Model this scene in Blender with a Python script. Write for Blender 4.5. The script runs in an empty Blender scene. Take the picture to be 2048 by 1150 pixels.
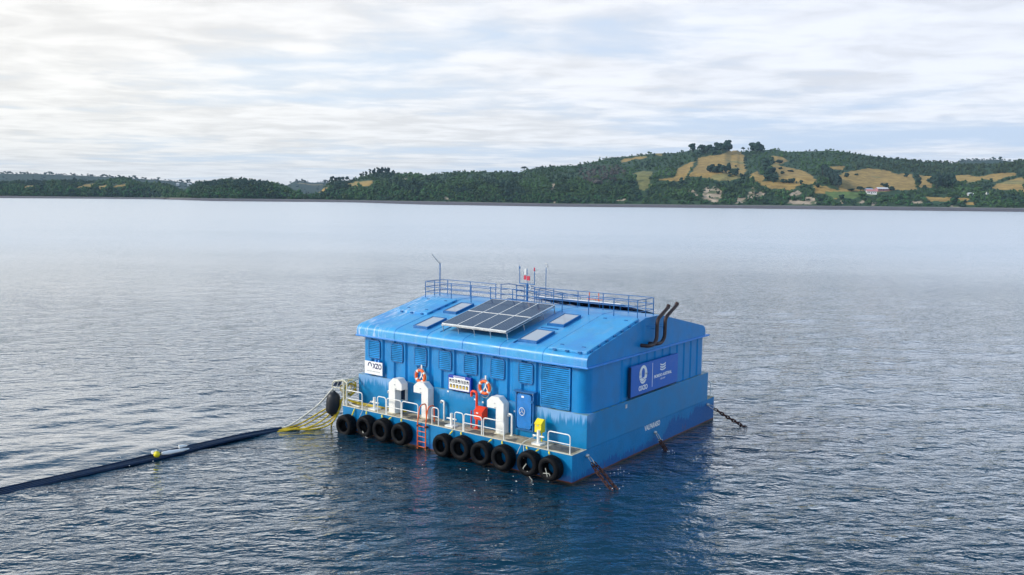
import bpy, math, random
import numpy as np
from mathutils import Vector, Matrix, noise as mnoise

random.seed(7); RNG = np.random.default_rng(11)
S = bpy.context.scene
COL = S.collection

# ------------------------------------------------------------------ camera
CAM = np.array([21.97806, -34.49371, 13.6]); YAW, PIT, ROL = -0.6403, 0.1010, 0.012657; FPX = 1752.41
_f = np.array([math.sin(YAW)*math.cos(PIT), math.cos(YAW)*math.cos(PIT), -math.sin(PIT)])
_r = np.array([math.cos(YAW), -math.sin(YAW), 0.0]); _u = np.cross(_r, _f)
CR = math.cos(ROL)*_r + math.sin(ROL)*_u; CU = -math.sin(ROL)*_r + math.cos(ROL)*_u; CF = _f
cam_d = bpy.data.cameras.new('camera'); cam = bpy.data.objects.new('camera', cam_d); COL.objects.link(cam)
cam_d.sensor_width = 36; cam_d.lens = FPX/2048*36; cam_d.clip_start = .5; cam_d.clip_end = 60000
cam.matrix_world = Matrix(((CR[0], CU[0], -CF[0], CAM[0]), (CR[1], CU[1], -CF[1], CAM[1]), (CR[2], CU[2], -CF[2], CAM[2]), (0, 0, 0, 1)))
S.camera = cam
RH = _r.copy(); FH = np.array([math.sin(YAW), math.cos(YAW), 0.0])

# ------------------------------------------------------------------ sky, sun, exposure
SUN_EL, SUN_DIR = math.radians(30), Vector((-0.62, -0.68, 0)).normalized()
world = bpy.data.worlds.new('World'); S.world = world; world.use_nodes = True
nt = world.node_tree; N = nt.nodes; LK = nt.links; N.clear()
def nn(tree, typ, **kw):
    n = tree.nodes.new(typ)
    for k, v in kw.items():
        if k.startswith('_'): n.inputs[int(k[1:])].default_value = v
        else: setattr(n, k, v)
    return n
def mth(tree, op, a, b=None, c=None, clamp=False):
    n = tree.nodes.new('ShaderNodeMath'); n.operation = op; n.use_clamp = clamp
    for i, v in enumerate((a, b, c)):
        if v is None: continue
        if isinstance(v, (int, float)): n.inputs[i].default_value = v
        else: tree.links.new(v, n.inputs[i])
    return n.outputs[0]
def mrange(tree, v, a, b, c=0.0, d=1.0, smooth=True):
    n = tree.nodes.new('ShaderNodeMapRange'); n.interpolation_type = 'SMOOTHSTEP' if smooth else 'LINEAR'
    tree.links.new(v, n.inputs[0])
    for i, x in zip((1, 2, 3, 4), (a, b, c, d)): n.inputs[i].default_value = x
    return n.outputs[0]
def mixc(tree, fac, a, b, mode='MIX'):
    n = tree.nodes.new('ShaderNodeMix'); n.data_type = 'RGBA'; n.blend_type = mode
    if isinstance(fac, (int, float)): n.inputs[0].default_value = fac
    else: tree.links.new(fac, n.inputs[0])
    for i, v in ((6, a), (7, b)):
        if isinstance(v, tuple): n.inputs[i].default_value = (v+(1,))[:4]
        else: tree.links.new(v, n.inputs[i])
    return n.outputs[2]
def noise(tree, vec, scale, detail=4, rough=.55, dist=0, dims='3D'):
    n = nn(tree, 'ShaderNodeTexNoise', noise_dimensions=dims)
    n.inputs['Scale'].default_value = scale; n.inputs['Detail'].default_value = detail
    n.inputs['Roughness'].default_value = rough; n.inputs['Distortion'].default_value = dist
    if vec is not None: tree.links.new(vec, n.inputs['Vector'])
    return n.outputs['Fac']
def comb(tree, x, y, z=0.0):
    n = tree.nodes.new('ShaderNodeCombineXYZ')
    for i, v in enumerate((x, y, z)):
        if isinstance(v, (int, float)): n.inputs[i].default_value = v
        else: tree.links.new(v, n.inputs[i])
    return n.outputs[0]
tc = N.new('ShaderNodeTexCoord'); sp = N.new('ShaderNodeSeparateXYZ'); LK.new(tc.outputs['Generated'], sp.inputs[0])
dx, dy, dz = sp.outputs
lat = mth(nt, 'ADD', mth(nt, 'MULTIPLY', dx, float(RH[0])), mth(nt, 'MULTIPLY', dy, float(RH[1])))
fwd = mth(nt, 'ADD', mth(nt, 'MULTIPLY', dx, float(FH[0])), mth(nt, 'MULTIPLY', dy, float(FH[1])))
zz = mth(nt, 'ADD', mth(nt, 'MAXIMUM', dz, 0.0), 0.045)
A_ = mth(nt, 'DIVIDE', lat, zz); B_ = mth(nt, 'DIVIDE', fwd, zz)
v1 = comb(nt, mth(nt, 'MULTIPLY', A_, .34), mth(nt, 'ADD', mth(nt, 'MULTIPLY', B_, .42), mth(nt, 'MULTIPLY', A_, .05)), 3.3)
n1 = noise(nt, v1, 1.3, 8, .53, .25)
v2 = comb(nt, mth(nt, 'MULTIPLY', A_, .13), mth(nt, 'MULTIPLY', B_, .22), 9.1)
n2 = noise(nt, v2, 1.3, 4, .5, .2)
v3 = comb(nt, mth(nt, 'MULTIPLY', A_, 1.25), mth(nt, 'MULTIPLY', B_, 1.5), 1.7)
n3 = noise(nt, v3, 1.5, 6, .55, .3)
elb = mrange(nt, dz, .045, .135)                      # thicker, whiter cloud higher up
hor = mth(nt, 'SUBTRACT', 1.0, mrange(nt, dz, .0, .035))
f = mth(nt, 'ADD', mth(nt, 'MULTIPLY', n1, 1.9), mth(nt, 'MULTIPLY', n2, .9))
f = mth(nt, 'ADD', f, mth(nt, 'MULTIPLY', mth(nt, 'SUBTRACT', n3, .3), .9))
f = mth(nt, 'ADD', f, mth(nt, 'MULTIPLY', elb, .30))
f = mth(nt, 'ADD', f, mth(nt, 'MULTIPLY', hor, .40))
f = mth(nt, 'SUBTRACT', f, mth(nt, 'MULTIPLY', lat, .25))
f = mrange(nt, f, 1.30, 1.84)
warm = mrange(nt, lat, -.6, .45)
bright = mixc(nt, warm, (.80, .78, .745), (.68, .705, .77))
dull = mixc(nt, warm, (.60, .67, .74), (.46, .555, .71))
grey = mrange(nt, n3, .30, .66, .84, 1.06)
bright = mixc(nt, 1.0, bright, grey, 'MULTIPLY')
cloud = mixc(nt, f, dull, bright)
sky = nn(nt, 'ShaderNodeTexSky', sky_type='NISHITA', sun_disc=False)
sky.sun_elevation = SUN_EL; sky.sun_rotation = math.atan2(SUN_DIR.x, SUN_DIR.y); sky.air_density = 1; sky.dust_density = .6; sky.ozone_density = 1.5
skyc = mixc(nt, 1.0, sky.outputs[0], (.10, .10, .10), 'MULTIPLY')
hi = mrange(nt, dz, .16, .75)                          # the deck opens to blue overhead
opn = mth(nt, 'MULTIPLY', hi, .30)
cov = mth(nt, 'SUBTRACT', mth(nt, 'MAXIMUM', .93, 0.0), opn)
boost = mth(nt, 'SUBTRACT', mrange(nt, dz, .19, .34, 1.0, 1.12), mrange(nt, dz, .45, .85, 0.0, .55))   # unseen sky ring raised to light water and walls, bluer overhead
cloud = mixc(nt, mrange(nt, dz, .22, .48, 0, .92), cloud, (.30, .52, .80))
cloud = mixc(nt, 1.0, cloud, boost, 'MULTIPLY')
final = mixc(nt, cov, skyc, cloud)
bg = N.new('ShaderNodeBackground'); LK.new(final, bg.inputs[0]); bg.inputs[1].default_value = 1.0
wo = N.new('ShaderNodeOutputWorld'); LK.new(bg.outputs[0], wo.inputs[0])
sun_d = bpy.data.lights.new('sun', 'SUN'); sun_d.energy = 2.2; sun_d.angle = math.radians(10); sun_d.color = (1, .93, .82)
sun = bpy.data.objects.new('sun', sun_d); COL.objects.link(sun)
sv = Vector((SUN_DIR.x*math.cos(SUN_EL), SUN_DIR.y*math.cos(SUN_EL), math.sin(SUN_EL)))
sun.rotation_euler = sv.to_track_quat('Z', 'Y').to_euler()
S.view_settings.view_transform = 'Standard'; S.view_settings.look = 'None'; S.view_settings.exposure = 0.48; S.view_settings.gamma = 1
S.render.engine = 'CYCLES'
S.cycles.max_bounces = 6; S.cycles.volume_bounces = 0

# ------------------------------------------------------------------ helpers
def tag(o, label=None, cat=None, group=None, kind=None):
    if label: o['label'] = label
    if cat: o['category'] = cat
    if group: o['group'] = group
    if kind: o['kind'] = kind
    return o
def thing(name, label, cat, loc=(0, 0, 0), group=None):
    o = bpy.data.objects.new(name, None); COL.objects.link(o); o.location = loc; o.empty_display_size = .3
    return tag(o, label, cat, group)

def wloc(o):
    p = Vector((0, 0, 0))
    while o is not None: p += o.location; o = o.parent
    return tuple(p)
def copy_thing(root, loc, label=None, group=None):
    r = root.copy(); COL.objects.link(r); r.location = loc
    if label: r['label'] = label
    if group: r['group'] = group
    for ch in list(root.children):
        c = ch.copy(); COL.objects.link(c); c.parent = r
        for g in list(ch.children):
            d = g.copy(); COL.objects.link(d); d.parent = c
    return r

class MB:
    def __init__(s): s.v = []; s.f = []; s.sm = []; s.mi = []
    def add(s, vs, fs, smooth=False, mi=0):
        b = len(s.v); s.v += [tuple(map(float, p)) for p in vs]
        for q in fs: s.f.append(tuple(b+i for i in q)); s.sm.append(smooth); s.mi.append(mi)
        return s
    def box(s, x0, x1, y0, y1, z0, z1, mi=0):
        v = [(x, y, z) for z in (z0, z1) for y in (y0, y1) for x in (x0, x1)]
        return s.add(v, [(0, 2, 3, 1), (4, 5, 7, 6), (0, 1, 5, 4), (1, 3, 7, 5), (3, 2, 6, 7), (2, 0, 4, 6)], False, mi)
    def obox(s, c, ax, ay, az, mi=0):   # oriented box: centre + three half-axis vectors
        c, ax, ay, az = map(np.array, (c, ax, ay, az))
        v = [c+i*ax+j*ay+k*az for k in (-1, 1) for j in (-1, 1) for i in (-1, 1)]
        return s.add(v, [(0, 2, 3, 1), (4, 5, 7, 6), (0, 1, 5, 4), (1, 3, 7, 5), (3, 2, 6, 7), (2, 0, 4, 6)], False, mi)
    def prism(s, poly, axis, a, b, smooth=False, mi=0):   # polygon (2D) extruded along axis 'x','y','z'
        n = len(poly)
        def P(p, t): return {'x': (t, p[0], p[1]), 'y': (p[0], t, p[1]), 'z': (p[0], p[1], t)}[axis]
        v = [P(p, a) for p in poly]+[P(p, b) for p in poly]
        s.add(v, [(i, (i+1) % n, n+(i+1) % n, n+i) for i in range(n)], smooth, mi)
        s.add(v, [tuple(range(n))[::-1], tuple(range(n, 2*n))], False, mi); return s
    def tube(s, pts, r, n=8, closed=False, mi=0, cap=True):
        pts = [np.array(p, float) for p in pts]; m = len(pts)
        rr = r if hasattr(r, '__len__') else [r]*m
        vs = []; up = None
        for i in range(m):
            if closed: t = pts[(i+1) % m]-pts[i-1]
            else: t = pts[min(i+1, m-1)]-pts[max(i-1, 0)]
            t = t/(np.linalg.norm(t)+1e-9)
            if up is None:
                up = np.array((0, 0, 1.)) if abs(t[2]) < .9 else np.array((1., 0, 0))
            up = up-t*(up@t); up /= (np.linalg.norm(up)+1e-9); w = np.cross(t, up)
            for k in range(n):
                a = 2*math.pi*k/n; vs.append(pts[i]+rr[i]*(math.cos(a)*up+math.sin(a)*w))
        fs = []
        for i in range(m if closed else m-1):
            j = (i+1) % m
            for k in range(n): fs.append((i*n+k, i*n+(k+1) % n, j*n+(k+1) % n, j*n+k))
        s.add(vs, fs, True, mi)
        if cap and not closed:
            s.add(vs[:n], [tuple(range(n))[::-1]], False, mi); s.add(vs[-n:], [tuple(range(n))], False, mi)
        return s
    def lathe(s, c, axis, prof, n=24, mi=0, closed=False):  # prof: (r, h) about axis vector
        ax = np.array(axis, float); ax /= np.linalg.norm(ax); c = np.array(c, float)
        u = np.array((0, 0, 1.)) if abs(ax[2]) < .9 else np.array((1., 0, 0)); u = u-ax*(u@ax); u /= np.linalg.norm(u); w = np.cross(ax, u)
        m = len(prof); vs = [c+ax*h+r*(math.cos(2*math.pi*k/n)*u+math.sin(2*math.pi*k/n)*w) for r, h in prof for k in range(n)]
        fs = []
        for i in range(m if closed else m-1):
            j = (i+1) % m
            for k in range(n): fs.append((i*n+k, i*n+(k+1) % n, j*n+(k+1) % n, j*n+k))
        return s.add(vs, fs, True, mi)
    def build(s, name, mats, parent=None, loc=(0, 0, 0), bevel=0):
        off = np.array(loc if parent is None else wloc(parent), float)
        me = bpy.data.meshes.new(name); me.from_pydata([tuple(np.array(p)-off) for p in s.v], [], s.f); me.update()
        me.polygons.foreach_set('use_smooth', s.sm); me.polygons.foreach_set('material_index', s.mi)
        for m in (mats if isinstance(mats, (list, tuple)) else [mats]): me.materials.append(m)
        o = bpy.data.objects.new(name, me); COL.objects.link(o)
        if parent is None: o.location = loc
        else: o.parent = parent
        if bevel:
            b = o.modifiers.new('bevel', 'BEVEL'); b.width = bevel; b.segments = 2; b.limit_method = 'ANGLE'; b.angle_limit = math.radians(40)
        return o
def build_each(mb, name, mats, parent, **k):
    key = {}; par = list(range(len(mb.v)))
    def find(i):
        while par[i] != i: par[i] = par[par[i]]; i = par[i]
        return i
    for i, p in enumerate(mb.v):
        q = tuple(round(c, 4) for c in p); j = key.setdefault(q, i); par[find(i)] = find(j)
    for f in mb.f:
        for i in f[1:]: par[find(i)] = find(f[0])
    comp = {}
    for fi, f in enumerate(mb.f): comp.setdefault(find(f[0]), []).append(fi)
    out = []
    for fl in comp.values():
        n = MB(); idx = {}
        for fi in fl:
            n.f.append(tuple(idx.setdefault(i, len(idx)) for i in mb.f[fi])); n.sm.append(mb.sm[fi]); n.mi.append(mb.mi[fi])
        n.v = [None]*len(idx)
        for i, j in idx.items(): n.v[j] = mb.v[i]
        out.append(n.build(name, mats, parent, **k))
    return out
def arc_path(pts, rad, n=5):   # polyline with rounded corners
    pts = [np.array(p, float) for p in pts]; out = [pts[0]]
    for i in range(1, len(pts)-1):
        p, a, b = pts[i], pts[i-1], pts[i+1]; da = a-p; db = b-p; la = np.linalg.norm(da); lb = np.linalg.norm(db)
        r = min(rad, la*.49, lb*.49); p0 = p+da/la*r; p1 = p+db/lb*r
        for k in range(n+1):
            t = k/n; out.append((1-t)**2*p0+2*t*(1-t)*p+t*t*p1)
    out.append(pts[-1]); return out
def spline(pts, n=8):
    pts = [np.array(p, float) for p in pts]; P = [2*pts[0]-pts[1]]+pts+[2*pts[-1]-pts[-2]]; out = []
    for i in range(1, len(P)-2):
        for k in range(n):
            t = k/n; a, b, c, d = P[i-1:i+3]
            out.append(.5*((2*b)+(-a+c)*t+(2*a-5*b+4*c-d)*t*t+(-a+3*b-3*c+d)*t**3))
    out.append(pts[-1]); return out
def rrect(x0, x1, z0, z1, r, n=5):
    out = []
    for cx, cz, a0 in ((x1-r, z1-r, 0), (x0+r, z1-r, 90), (x0+r, z0+r, 180), (x1-r, z0+r, 270)):
        for k in range(n+1):
            a = math.radians(a0+90*k/n); out.append((cx+r*math.cos(a), cz+r*math.sin(a)))
    return out
def text_mesh(name, txt, size, mat, parent, origin, xdir, zdir, depth=.006, width=None, spacing=1.0, shear=0.0, bold=0.0):
    c = bpy.data.curves.new('txt', 'FONT'); c.body = txt; c.size = size; c.extrude = depth; c.align_x = 'LEFT'; c.space_character = spacing; c.shear = shear; c.offset = bold
    t = bpy.data.objects.new('txt', c); COL.objects.link(t); bpy.context.view_layer.update()
    me = bpy.data.meshes.new_from_object(t.evaluated_get(bpy.context.evaluated_depsgraph_get()))
    bpy.data.objects.remove(t); me.name = name
    co = np.zeros(len(me.vertices)*3); me.vertices.foreach_get('co', co); co = co.reshape(-1, 3)
    co[:, 0] -= co[:, 0].min()
    if width: co[:, 0] *= width/co[:, 0].max()
    X = np.array(xdir, float); Z = np.array(zdir, float); Nn = np.cross(X, Z)
    off = np.array(origin, float)
    if parent is not None: off = off-np.array(wloc(parent))
    w = off+co[:, :1]*X+co[:, 1:2]*Z+co[:, 2:3]*Nn
    me.vertices.foreach_set('co', w.ravel()); me.materials.clear(); me.materials.append(mat); me.update()
    o = bpy.data.objects.new(name, me); COL.objects.link(o); o.parent = parent
    return o

# ------------------------------------------------------------------ materials
def mat(name, col, rough=.5, metal=0, var=.12, vscale=3.0, bump=0.0, spec=.5, coat=0):
    m = bpy.data.materials.new(name); m.use_nodes = True; t = m.node_tree; b = t.nodes['Principled BSDF']
    tcn = t.nodes.new('ShaderNodeTexCoord')
    nz = noise(t, tcn.outputs['Object'], vscale, 5, .6)
    d = tuple(c*(1-var) for c in col); l = tuple(min(1, c*(1+var)) for c in col)
    c = mixc(t, mrange(t, nz, .3, .7), d, l)
    t.links.new(c, b.inputs['Base Color'])
    t.links.new(mrange(t, nz, .3, .7, rough*.85, min(1, rough*1.15)), b.inputs['Roughness'])
    b.inputs['Metallic'].default_value = metal; b.inputs['Specular IOR Level'].default_value = spec
    b.inputs['Coat Weight'].default_value = coat
    if bump:
        bn = t.nodes.new('ShaderNodeBump'); bn.inputs['Strength'].default_value = bump; bn.inputs['Distance'].default_value = .02
        t.links.new(noise(t, tcn.outputs['Object'], vscale*8, 4, .6), bn.inputs['Height']); t.links.new(bn.outputs[0], b.inputs['Normal'])
    return m
def paint(name, col, faded, kind):
    """blue marine paint; worn, chalked and stained procedurally"""
    m = bpy.data.materials.new(name); m.use_nodes = True; t = m.node_tree; b = t.nodes['Principled BSDF']
    tcn = t.nodes.new('ShaderNodeTexCoord'); g = t.nodes.new('ShaderNodeNewGeometry'); P = g.outputs['Position']
    s = t.nodes.new('ShaderNodeSeparateXYZ'); t.links.new(P, s.inputs[0]); X, Y, Z = s.outputs
    big = noise(t, P, .9, 4, .6); fine = noise(t, P, 9, 5, .65)
    b.inputs['Specular IOR Level'].default_value = .32
    c = mixc(t, mrange(t, big, .3, .7), tuple(x*.9 for x in col), tuple(min(1, x*1.1) for x in col))
    # vertical run-down streaks
    vs = comb(t, mth(t, 'MULTIPLY', mth(t, 'ADD', X, Y), 6.0), mth(t, 'MULTIPLY', mth(t, 'SUBTRACT', X, Y), 1.0), mth(t, 'MULTIPLY', Z, .55))
    st = noise(t, vs, 1.0, 6, .6)
    rough = mrange(t, big, .3, .7, .28, .42)
    if kind == 'roof':
        c = mixc(t, mrange(t, fine, .45, .75, 0, .35), c, faded)
        # drag marks and chalky wear at the left gable end, seen as pale scuffs
        vv = comb(t, mth(t, 'MULTIPLY', X, 7.0), mth(t, 'MULTIPLY', Y, 1.1), mth(t, 'MULTIPLY', Z, 1.0))
        sc = noise(t, vv, 1.0, 7, .7, .3)
        zone = mrange(t, X, -12.6, -15.9)
        k = mth(t, 'MULTIPLY', mrange(t, sc, .50, .60), zone)
        c = mixc(t, mth(t, 'MULTIPLY', k, .75), c, (.72, .80, .88))
        wet = mrange(t, noise(t, P, .6, 3, .5), .48, .62)
        c = mixc(t, mth(t, 'MULTIPLY', wet, .35), c, (.05, .21, .60))
        gx = noise(t, comb(t, mth(t, 'MULTIPLY', X, 3.0), mth(t, 'MULTIPLY', Y, .4), 0.0), 1.0, 3, .5)
        c = mixc(t, mrange(t, gx, .55, .72, 0, .18), c, (.4, .5, .6))
    elif kind == 'house':
        c = mixc(t, mrange(t, st, .56, .74, 0, .35), c, tuple(x*.75 for x in col))
        c = mixc(t, mrange(t, noise(t, vs, 2.1, 4, .6), .63, .75, 0, .4), c, faded)
    elif kind == 'base':
        # chalked and primered top of the low wall, dripping down (front face mostly)
        fr = mrange(t, Y, 2.2, 1.28, .0, 1.0, False)
        h = mth(t, 'ADD', Z, mth(t, 'MULTIPLY', st, 1.9))
        k = mrange(t, h, 3.55, 3.95)
        ends = mth(t, 'ADD', mrange(t, X, -3.4, -2.6), mrange(t, X, -12.6, -13.4), None, True)
        mid = mrange(t, noise(t, P, .8, 3, .5), .5, .6)
        k = mth(t, 'MULTIPLY', mth(t, 'MULTIPLY', k, fr), mth(t, 'MAXIMUM', ends, mth(t, 'MULTIPLY', mid, .35)))
        c = mixc(t, mth(t, 'MULTIPLY', k, .85), c, faded)
        gr = mth(t, 'MULTIPLY', mrange(t, Z, 3.10, 3.15), mrange(t, noise(t, P, 2.5, 4, .6), .42, .55))
        c = mixc(t, mth(t, 'MULTIPLY', gr, .6), c, (.16, .26, .12))
    spots = mrange(t, noise(t, P, 26, 3, .6), .70, .78)
    c = mixc(t, mth(t, 'MULTIPLY', spots, .35), c, (.45, .52, .58) if kind != 'hull' else (.12, .06, .04))
    rr_ = noise(t, comb(t, mth(t, 'MULTIPLY', X, 3.1), mth(t, 'MULTIPLY', Y, 3.1), mth(t, 'MULTIPLY', Z, .30)), 1.3, 6, .7)
    if kind != 'roof': c = mixc(t, mrange(t, rr_, .66, .76, 0, .38), c, (.10, .075, .05))
    if kind in ('base', 'hull'):
        # older darker coat showing below a ragged, brushed edge
        ed = noise(t, comb(t, mth(t, 'MULTIPLY', X, 7.0), mth(t, 'MULTIPLY', Y, 7.0), mth(t, 'MULTIPLY', Z, .25)), 1.0, 5, .75)
        lo = noise(t, comb(t, 0.0, Y, 0.0), .45, 3, .5)
        lim = mth(t, 'ADD', mth(t, 'MULTIPLY', mth(t, 'SUBTRACT', ed, .19), 1.6), mth(t, 'MULTIPLY', lo, 2.0))
        lim = mth(t, 'ADD', mth(t, 'SUBTRACT', lim, .98), mrange(t, Y, 8.5, 11.5, -.10, .62))
        k = mrange(t, mth(t, 'SUBTRACT', lim, Z), -.02, .03)
        c = mixc(t, mth(t, 'MULTIPLY', k, .70), c, (.0, .065, .28))
    if kind == 'hull':
        tide = mth(t, 'ADD', Z, mth(t, 'MULTIPLY', noise(t, P, 3.0, 4, .6), .10))
        c = mixc(t, mrange(t, tide, .19, .13), c, (.12, .032, .015))
        c = mixc(t, mrange(t, tide, .12, .06), c, (.015, .02, .012))
        c = mixc(t, mth(t, 'MULTIPLY', mrange(t, noise(t, vs, 1.6, 5, .65), .64, .72), mrange(t, Z, .9, .3)), c, (.16, .05, .02))
        rough = mrange(t, fine, .3, .7, .35, .55)
    t.links.new(c, b.inputs['Base Color']); t.links.new(rough, b.inputs['Roughness'])
    bn = t.nodes.new('ShaderNodeBump'); bn.inputs['Strength'].default_value = .25; bn.inputs['Distance'].default_value = .03
    t.links.new(noise(t, P, 2.2, 4, .5), bn.inputs['Height']); t.links.new(bn.outputs[0], b.inputs['Normal'])
    return m
M = {}
BLUE = (.0, .155, .60)
M['hull'] = paint('hull_paint', (.0, .19, .44), (.2, .38, .66), 'hull')
M['base'] = paint('lower_wall_paint', (.0, .20, .45), (.22, .42, .70), 'base')
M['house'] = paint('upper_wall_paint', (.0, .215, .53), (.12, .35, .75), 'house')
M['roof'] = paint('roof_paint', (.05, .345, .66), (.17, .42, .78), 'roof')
M['blue'] = mat('blue_enamel', (.0, .18, .54), .35)
M['bluerail'] = mat('blue_rail_enamel', (.005, .13, .36), .35)
M['trim'] = mat('pale_blue_trim', (.02, .25, .70), .35)
M['louvre'] = mat('louvre_enamel', (.01, .25, .60), .35, var=.25, vscale=1.5)
M['dark'] = mat('dark_gap', (.004, .02, .06), .7)
M['white'] = mat('white_enamel', (.87, .855, .80), .4, var=.07, vscale=2)
M['cream'] = mat('cream_enamel', (.72, .68, .52), .5, var=.15)
M['orange'] = mat('orange_enamel', (.90, .14, .015), .45, var=.15)
M['red'] = mat('red_enamel', (.80, .055, .015), .4, var=.12)
M['magenta'] = mat('magenta_enamel', (.55, .02, .06), .45)
M['yellow'] = mat('yellow_enamel', (.86, .70, .02), .4, var=.08)
M['hose'] = mat('yellow_hose', (.62, .44, .015), .45, var=.25)
M['whitehose'] = mat('white_hose', (.62, .60, .52), .5, var=.2)
M['rope'] = mat('rope', (.55, .55, .48), .8, var=.3, vscale=20)
M['rubber'] = mat('tyre_rubber', (.0035, .004, .0055), .6, var=.3, vscale=5, bump=.2, spec=.15)
M['fender'] = mat('fender_rubber', (.008, .011, .017), .5, var=.3, vscale=3)
M['exhaust'] = mat('rusty_exhaust', (.055, .032, .028), .45, .3, var=.35, vscale=4)
M['rust'] = mat('rust', (.065, .022, .014), .8, var=.5, vscale=12, bump=.5)
M['steel'] = mat('galvanised_steel', (.5, .52, .53), .35, .7, var=.2)
M['navy'] = mat('navy_print', (.01, .015, .12), .4)
M['signblue'] = mat('sign_blue', (.0, .12, .52), .4, var=.03)
M['boardblue'] = mat('board_blue', (.0, .035, .38), .4, var=.05)
M['signwhite'] = mat('sign_white', (.88, .88, .86), .35, var=.02)
M['greyprint'] = mat('grey_print', (.45, .47, .46), .5)
M['pictodark'] = mat('pictogram_dark', (.03, .035, .06), .5)
M['pictoyellow'] = mat('pictogram_yellow', (.75, .50, .05), .5)
M['green'] = mat('green_sticker', (.25, .75, .15), .5)
M['pipe'] = mat('feed_pipe', (.002, .016, .050), .34, var=.3, spec=.3)
M['gskin'] = mat('grating', (.13, .125, .11), .8, var=.4, vscale=6)
def deck_mat():
    m = bpy.data.materials.new('stained_deck'); m.use_nodes = True; t = m.node_tree; b = t.nodes['Principled BSDF']
    g = t.nodes.new('ShaderNodeNewGeometry'); P = g.outputs['Position']
    a = noise(t, P, 1.1, 6, .65, .5); bb = noise(t, P, 3.5, 5, .7)
    c = mixc(t, mrange(t, a, .35, .65), (.42, .33, .20), (.56, .50, .38))
    c = mixc(t, mrange(t, bb, .52, .66, 0, .8), c, (.20, .15, .09))
    c = mixc(t, mrange(t, noise(t, P, .7, 4, .6), .56, .63, 0, .85), c, (.07, .065, .06))
    t.links.new(c, b.inputs['Base Color']); b.inputs['Roughness'].default_value = .8
    return m
M['deck'] = deck_mat()
def solar_mat(name='solar_cells'):
    m = bpy.data.materials.new(name); m.use_nodes = True; t = m.node_tree; b = t.nodes['Principled BSDF']
    tcn = t.nodes.new('ShaderNodeTexCoord'); s = t.nodes.new('ShaderNodeSeparateXYZ'); t.links.new(tcn.outputs['Object'], s.inputs[0])
    def line(v, per, w):
        fr = mth(t, 'FRACT', mth(t, 'DIVIDE', mth(t, 'ADD', v, 50.0), per)); return mth(t, 'LESS_THAN', fr, w)
    gr = line(s.outputs[0], .155, .13); gr2 = line(s.outputs[1], .155, .06)
    k = mth(t, 'MAXIMUM', gr, mth(t, 'MULTIPLY', gr2, .5))
    c = mixc(t, k, (.014, .019, .045), (.13, .15, .20))
    t.links.new(c, b.inputs['Base Color']); b.inputs['Roughness'].default_value = .12; b.inputs['Specular IOR Level'].default_value = .32
    return m
M['solar'] = solar_mat()
m = bpy.data.materials.new('skylight_glass'); m.use_nodes = True; b = m.node_tree.nodes['Principled BSDF']
b.inputs['Base Color'].default_value = (.46, .45, .45, 1); b.inputs['Roughness'].default_value = .08; b.inputs['Specular IOR Level'].default_value = .6; b.inputs['Coat Weight'].default_value = .3; b.inputs['Coat Roughness'].default_value = .02
M['glass'] = m

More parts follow.
